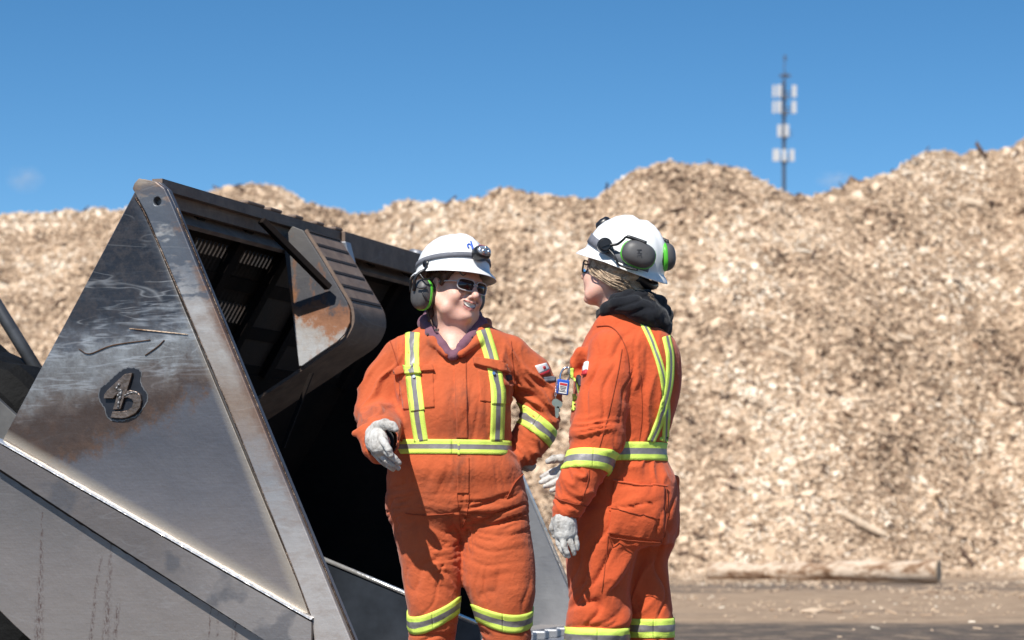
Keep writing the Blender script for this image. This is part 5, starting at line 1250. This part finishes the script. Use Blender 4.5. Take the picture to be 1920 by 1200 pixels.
fd.cone(P2(1060, 985, -.225), P2(1064, 955, -.22), .036, .033, .004, 'sub')
V, Fc = surf(fd, 1)
FS2 = [(1225, 740, 45, 100, 84, .050, -.014, 5), (1190, 700, 40, 70, 72, .045, .010, 4), (1150, 650, 50, 35, 40, .05, .006, 4), (1125, 735, 50, 70, 82, .060, .010, 5), (1115, 815, 52, 36, 14, .032, -.015, 5), (1086, 900, 46, 36, -38, .030, -.014, 4), (1065, 945, 35, 22, -10, .022, -.010, 5),
       (1210, 885, 55, 28, 80, .035, -.011, 4), (1190, 935, 50, 30, 12, .035, .009, 5), (1245, 960, 30, 90, 84, .04, .010, 4), (1120, 1060, 60, 70, 62, .07, .013, 4), (1178, 1085, 45, 90, 54, .07, -.022, 5), (1105, 1140, 50, 50, 38, .05, .014, 4), (1230, 1080, 40, 80, 82, .05, .014, 4),
       (1120, 1188, 80, 25, 15, .03, .012, 4), (1085, 690, 25, 40, 60, .03, -.010, 3), (1225, 1195, 50, 30, -15, .04, .010, 4), (1175, 850, 30, 30, 80, .03, .008, 4)]
V = folds(V, normals(V, Fc), Y2, FS2, .0012)
s2 = mk('overalls', V, Fc, M['orange2'], p2); pr2 = Proj(V, Fc, 7.6)
strip(pr2, [(1206, 606), (1222, 640), (1236, 680), (1245, 720), (1249, 770), (1247, 828)], 12, s2)
strip(pr2, [(1248, 632), (1255, 668), (1254, 710), (1246, 752), (1235, 790), (1219, 828)], 13, s2, off=.0045)
ring(pr2, P2(1160, 848, 0), (-.0, 0, 1), 34/589, s2, maxr=.3, cap=lambda t: ((abs(math.cos(t))/.172)**2.3+(abs(math.sin(t))/.1525)**2.3)**(-1/2.3))
ring(pr2, P2(1110, 866, -.19), Vector(P2(1118, 835, -.18)-P2(1100, 890, -.2))+Vector((-.025, 0, 0)), 36/589, s2, maxr=.13, dip=lambda t: -.004)
ring(pr2, P2(1118, 1194, -.045), (0.02, 0, 1), 36/589, s2, maxr=.16, dip=lambda t: .012*math.sin(t)*0)
ring(pr2, P2(1222, 1176, .07), (-.0, 0, 1), 36/589, s2, maxr=.14)
strip(pr2, [(1071, 690), (1070, 730), (1073, 770)], 9, s2, 24, bands=(0, 0, 0, 1, 1, 1))
patch(pr2, ((1152, 902), (1244, 912), (1243, 1014), (1142, 1000)), s2, 'hip_pocket', [M['orange2']], off=.004, th=.004, ni=30, nj=30)
seam(pr2, [(1149, 901), (1200, 909), (1247, 912)], s2, M['orange2'], .0035, off=.008); seam(pr2, [(1141, 953), (1190, 962), (1234, 972)], s2, M['seam'], .0012, off=.010)
seam(pr2, [(1141, 1000), (1152, 1008), (1236, 1016)], s2, M['seam'], .0014, off=.010); seam(pr2, [(1246, 915), (1246, 960), (1243, 1005)], s2, M['seam'], .0014, off=.009)
seam(pr2, [(1120, 612), (1148, 615), (1172, 650), (1178, 700)], s2, M['seam'], .0018, off=.003); seam(pr2, [(1166, 655), (1158, 700), (1140, 780), (1122, 845)], s2, M['seam'], .0014)
seam(pr2, [(1105, 880), (1100, 910), (1088, 945)], s2, M['seam'], .0014); seam(pr2, [(1036, 930), (1060, 940), (1104, 950)], s2, M['seam'], .0016)
seam(pr2, [(1140, 1005), (1134, 1070), (1128, 1110)], s2, M['seam'], .0012); seam(pr2, [(1200, 700), (1204, 770), (1198, 830)], s2, M['seam'], .0010)
patch(pr2, ((1096, 680), (1104, 678), (1102, 694), (1094, 697)), s2, 'sleeve_badge', [M['white']], off=.003, ni=5, nj=5); patch(pr2, ((1094, 697), (1102, 694), (1100, 702), (1093, 704)), s2, 'sleeve_badge', [M['red']], off=.003, ni=5, nj=4)
patch(pr2, ((1083, 706), (1089, 705), (1089, 724), (1083, 724)), s2, 'pocket_pen', [M['print']], off=.004, ni=4, nj=6)
hd2 = Frame(P2(1157, 509, .0), (-.80, .57, .17), .02)
nk2 = [(hd2(-.02, 0, -.07), P2(1168, 590, .0), .056, .062), (P2(1168, 590, .0), P2(1170, 640, 0), .062, .075)]
bodymesh(p2, hd2, None, nk2, suit2, .98, 0, 0, [(P2(1060, 960, -.22), P2(1062, 1000, -.23), .02), (P2(1076, 878, .18), P2(1050, 888, .17), .02)])
# black hood bunched on the shoulders
fd = Field(P2(1095, 665, 0).xyz-Vector((0, .28, 0)), P2(1280, 525, 0).xyz+Vector((0, .26, 0)), .0048)
fd.chain([(P2(1127, 590, -.02), .015), (P2(1138, 581, -.085), .021), (P2(1160, 572, -.118), .026), (P2(1190, 576, -.128), .032), (P2(1215, 589, -.112), .038), (P2(1236, 607, -.065), .034), (P2(1244, 624, -.03), .021)], .02)
fd.chain([(P2(1136, 580, -.07), .017), (P2(1154, 563, -.098), .019), (P2(1180, 556, -.105), .021), (P2(1214, 559, -.09), .025), (P2(1236, 568, -.035), .026), (P2(1238, 588, .0), .032)], .010)
fd.chain([(P2(1127, 590, -.02), .015), (P2(1142, 580, .075), .024), (P2(1180, 568, .11), .030), (P2(1225, 576, .08), .035), (P2(1238, 592, .0), .035), (P2(1240, 610, -.02), .036)], .02)
fd.ell(P2(1214, 590, -.04), (.060, .095, .045), None, .02)
fd.cone(P2(1163, 530, .0), P2(1167, 592, .0), .070, .062, .01, 'sub')
V, Fc = surf(fd, 1); V = folds(V, normals(V, Fc), Y2, [(1190, 580, 90, 50, 12, .040, .006, 6), (1232, 600, 30, 40, -70, .035, .005, 5)], .0008); mk('hooded_sweater', V, Fc, M['black_fleece'], p2)
# hair: combed back under the hat to the nape
fd = Field(tuple(hd2.c-Vector((.17, .16, .16))), tuple(hd2.c+Vector((.17, .16, .13))), .0035)
fd.ell(hd2(-.018, 0, .026), (.104, .084, .090), hd2.R, .02); fd.ell(hd2(.082, 0, -.03), (.075, .13, .09), hd2.R, .012, 'sub')
fd.chain([(hd2(.055, .070, .024), .008), (hd2(.030, .078, .006), .012), (hd2(-.02, .076, -.014), .016), (hd2(-.07, .055, -.030), .018), (hd2(-.10, .0, -.035), .018)], .02)
fd.chain([(hd2(.02, .074, .02), .014), (hd2(-.05, .070, .0), .02), (hd2(-.10, .02, -.01), .024)], .02)
V, Fc = surf(fd, 1); V = V+normals(V, Fc)*(0.004*fbm(V*np.array([30, 30, 80]), 3))[:, None]; mk('hair', V, Fc, M['hair2'], p2)
e = MB()
for k in range(70):
    a = rng.uniform(-.012, .014); r = rng.uniform(.0, .012); z0 = rng.uniform(-.010, .034); z1 = rng.uniform(-.062, -.015)
    e.tube(spline([hd2(.052+a*.6, .074+r*.3, z0+.012), hd2(.025+a, .084+r*.9, z0-.014), hd2(-.025, .090+r*1.0, (z0+z1)/2-.012), hd2(-.075+a, .070+r, z1), hd2(-.115, .020+r+a, z1-.006+a)], 14), rng.uniform(.0008, .0017), 5)
for k in range(7): a = rng.uniform(0, .02); e.tube(spline([hd2(-.09, .06, -.03-a*.5), hd2(-.13, .045, -.045-a*.6), hd2(-.17-a*.6, .03, -.055-a*1.2)], 10), [.0011*(1-q/11) for q in range(10)], 4)
e.build('loose_hair', M['hair2'], p2, smooth=True)
M['clearlens'] = None
m, nt, b, P = new_mat("clear_lens"); b.inputs['Transmission Weight'].default_value = 1.0; b.inputs['Roughness'].default_value = 0.02; b.inputs['IOR'].default_value = 1.02; b.inputs['Base Color'].default_value = (.95, .95, .97, 1); M['clearlens'] = m
glasses(p2, hd2, M['clearlens'], M['blackp'], w=.026, hh=.019, thick=.0022)
hf2 = Frame(P2(1168, 500, .0), (-.82, .44, .36), .02)
hat2 = helmet(p2, hf2, Ht=.158)
# strap netting and head lamp at the front far side
hband(hf2, lambda t: .034+.020*math.cos(t), .014, M['strap'], parent=hat2, name='mesh_strap', t0=-.3, t1=2.6)
e = MB(); q = P2(1134, 424, .06); V, Fc = sup(q, Vector((.022, 0, .016)), Vector((0, .03, 0)), Vector((-.015, 0, .022)), 3); e.add(V, Fc); e.build('headlamp', M['blackp'], hat2, smooth=True)
kn = P2(1134, 460, -.125); e = MB(); e.tube([kn+Vector((0, .02, 0)), kn+Vector((0, -.010, 0))], [.0250, .0235], 26); e.tube([kn+Vector((0, -.0102, 0)), kn+Vector((0, -.016, 0))], [.0185, .0165], 22); e.box(kn+Vector((0, -.018, 0)), (.012, 0, .004), (0, .002, 0), (-.0012, 0, .0035))
e.build('muff_pivot', M['blackp'], hat2); e = MB()
e.tube(spline([kn+Vector((.012, -.008, 0)), P2(1157, 458, -.14), P2(1168, 450, -.15), P2(1176, 444, -.155), P2(1196, 450, -.16), P2(1212, 456, -.165)], 24), [.0042]*14+[.0062]*10, 8)
e.tube(spline([kn+Vector((.008, -.006, -.01)), P2(1150, 477, -.145), P2(1156, 488, -.15), P2(1161, 497, -.15), P2(1180, 503, -.155), P2(1196, 506, -.16)], 24), .0036, 8)
e.build('muff_arm', M['blackp'], hat2, smooth=True)
mo, sd, up, out = muff(hat2, P2(1197, 477, -.150), Vector((.35, 0, 1)), Vector((.12, -1, .05)), .054, .040)
tx = Vector((-.05, 0, .98)).normalized()
text_mesh('3M', .021, M['print'], P2(1196, 477, -.150)+Vector((.004, -.0345, 0)), tx, Vector((-.98, 0, -.05)).normalized(), 'brand_mark', mo)
mo, sd, up, out = muff(hat2, P2(1246, 482, -.03), Vector((-.12, 0, 1)), Vector((1, .12, .06)), .050, .044)
e = MB(); e.tube(spline([P2(1250, 452, -.03), P2(1242, 448, -.02), P2(1232, 452, .04), P2(1215, 460, .12)], 14), .005, 8); e.build('muff_arm', M['blackp'], hat2, smooth=True); e = MB(); e.tube([P2(1250, 450, -.04), P2(1254, 466, -.03)], .006, 8)
e.build('muff_arm', M['blackp'], hat2, smooth=True)
e = MB(); e.tube(spline([hf2(-.09, .06, -.01), hf2(-.115, .02, -.025), hf2(-.11, -.03, -.02)], 10), .016, 10); e.build('hat_suspension', M['blackp'], hat2, smooth=True)
# gloves
g3 = [('palm', .014, [(P2(1056, 958, -.225), .029), (P2(1057, 980, -.232), .032), (P2(1058, 1000, -.235), .030)]), ('palm', .012, [(P2(1064, 975, -.222), .026), (P2(1067, 998, -.228), .027)]),
      ('i', .0015, [(P2(1045, 1000, -.225), 0.0108), (P2(1048, 1020, -.235), 0.0100), (P2(1055, 1033, -.24), 0.0092), (P2(1061, 1042, -.238), 0.0076)]),
      ('m', .0015, [(P2(1054, 1004, -.245), 0.0112), (P2(1058, 1024, -.255), 0.0104), (P2(1063, 1036, -.253), 0.0092), (P2(1066, 1043, -.248), 0.0076)]),
      ('r', .0015, [(P2(1065, 1003, -.242), 0.0108), (P2(1071, 1020, -.25), 0.0100), (P2(1075, 1031, -.248), 0.0088), (P2(1076, 1038, -.243), 0.0076)]),
      ('l', .0015, [(P2(1073, 994, -.228), 0.0100), (P2(1079, 1008, -.236), 0.0092), (P2(1082, 1020, -.234), 0.0084), (P2(1082, 1029, -.23), 0.0072)]),
      ('t', .008, [(P2(1043, 974, -.205), .0150), (P2(1038, 990, -.19), .0135), (P2(1040, 1004, -.185), .0105)])]
glove(p2, P2(1020, 1062, 0).xyz-Vector((0, .30, 0)), P2(1100, 935, 0).xyz+Vector((0, -.14, 0)), g3)
g4 = [('palm', .014, [(P2(1078, 874, .18), .030), (P2(1066, 882, .175), .033), (P2(1056, 888, .17), .030)]),
      ('t', .008, [(P2(1066, 866, .16), .016), (P2(1052, 860, .14), .0140), (P2(1038, 861, .13), .0125), (P2(1028, 865, .125), .0100)]),
      ('i', .0015, [(P2(1048, 880, .17), 0.0119), (P2(1036, 884, .165), 0.0110), (P2(1024, 890, .16), 0.0097), (P2(1016, 894, .155), 0.0079)]),
      ('m', .0015, [(P2(1046, 891, .165), 0.0119), (P2(1034, 896, .155), 0.0106), (P2(1022, 901, .15), 0.0095), (P2(1014, 904, .145), 0.0079)]),
      ('r', .0015, [(P2(1050, 900, .16), 0.0114), (P2(1040, 905, .15), 0.0104), (P2(1029, 910, .145), 0.0092), (P2(1022, 912, .14), 0.0077)]),
      ('l', .0015, [(P2(1056, 908, .155), 0.0106), (P2(1048, 914, .15), 0.0095), (P2(1040, 918, .145), 0.0086), (P2(1034, 920, .14), 0.0075)])]
glove(p2, P2(1000, 935, 0).xyz-Vector((0, -.08, 0)), P2(1100, 840, 0).xyz+Vector((0, .26, 0)), g4)
boots(p2, Y2, ((P2(1110, 0, 0).x, -.04), (P2(1225, 0, 0).x, .08)))
# ------------------------------------------------------------------ padlock and keys hanging from the pocket
lk = empty('padlock', P2(1055, 740, -.06), 'blue safety padlock with steel shackle hanging from the chest pocket above the keys', 'padlock')
def L2(x, y, d=-.06): return P2(x, y, d)
e = MB(); c = L2(1055, 726); ex = Vector((1, .1, -.16)).normalized(); ez = Vector((.12, 0, 1)).normalized(); ey = ex.cross(ez).normalized()
e.box(c, ex*.0195, ey*.010, ez*.0235); bevel(e.build('lock_body', M['blue'], lk), .004, 3)
e = MB(); n_ = -ey if ey.y > 0 else ey
e.box(c+n_*.0105-ez*.003, ex*.013, n_*.0006, ez*.017); st = e.build('lock_label', M['white'], lk)
e = MB(); e.box(c+n_*.0118+ez*.009, ex*.0115, n_*.0004, ez*.0035); e.build('danger_bar', M['red'], st)
e = MB()
for q in (.001, -.004, -.009, -.014): e.box(c+n_*.0118+ez*q, ex*(.010 if q != -.009 else .007), n_*.0004, ez*.0010)
e.build('print_lines', M['print'], st)
e = MB(); e.tube(spline([c-ex*.011+ez*.022, L2(1052, 700), L2(1058, 691), L2(1067, 690), L2(1072, 697, -.07), c+ex*.013+ez*.022], 26), .0034, 10); e.build('shackle', M['chrome'], lk, smooth=True)
kr = empty('key_ring', L2(1046, 745, -.08), 'small chain with two pale metal keys dangling beside the blue padlock', 'keys')
e = MB(); x0, y0 = 1044, 716
for k in range(7):
    c = L2(x0-.4*k, y0+k*4.6, -.085); t = spline([c+Vector((.003*math.cos(a)*(1 if k % 2 else .3), .003*math.cos(a)*(.3 if k % 2 else 1), .0055*math.sin(a))) for a in np.linspace(0, 2*math.pi, 9)], 14); e.tube(t, .0011, 5)
e.build('chain', M['chrome'], kr, smooth=True)
for k, (x, y, an) in enumerate(((1042, 755, .05), (1047, 758, -.12))):
    e = MB(); o = L2(x, y, -.087-.004*k); dx = Vector((math.cos(an), 0, math.sin(an))); dz = Vector((-math.sin(an), 0, math.cos(an)))
    e.tube([o+Vector((0, -.001, 0)), o+Vector((0, .001, 0))], .0125, 18); e.box(o-dz*.025, dx*.0035, Vector((0, .001, 0)), dz*.018)
    for q in (.018, .024, .030, .036): e.box(o-dz*q+dx*.0045, dx*.0018, Vector((0, .0009, 0)), dz*.0018)
    e.tube([o+dz*.004+Vector((0, -.0014, 0)), o+dz*.004+Vector((0, .0014, 0))], .0025, 8, mi=0); e.build('key', M['brass'], kr)
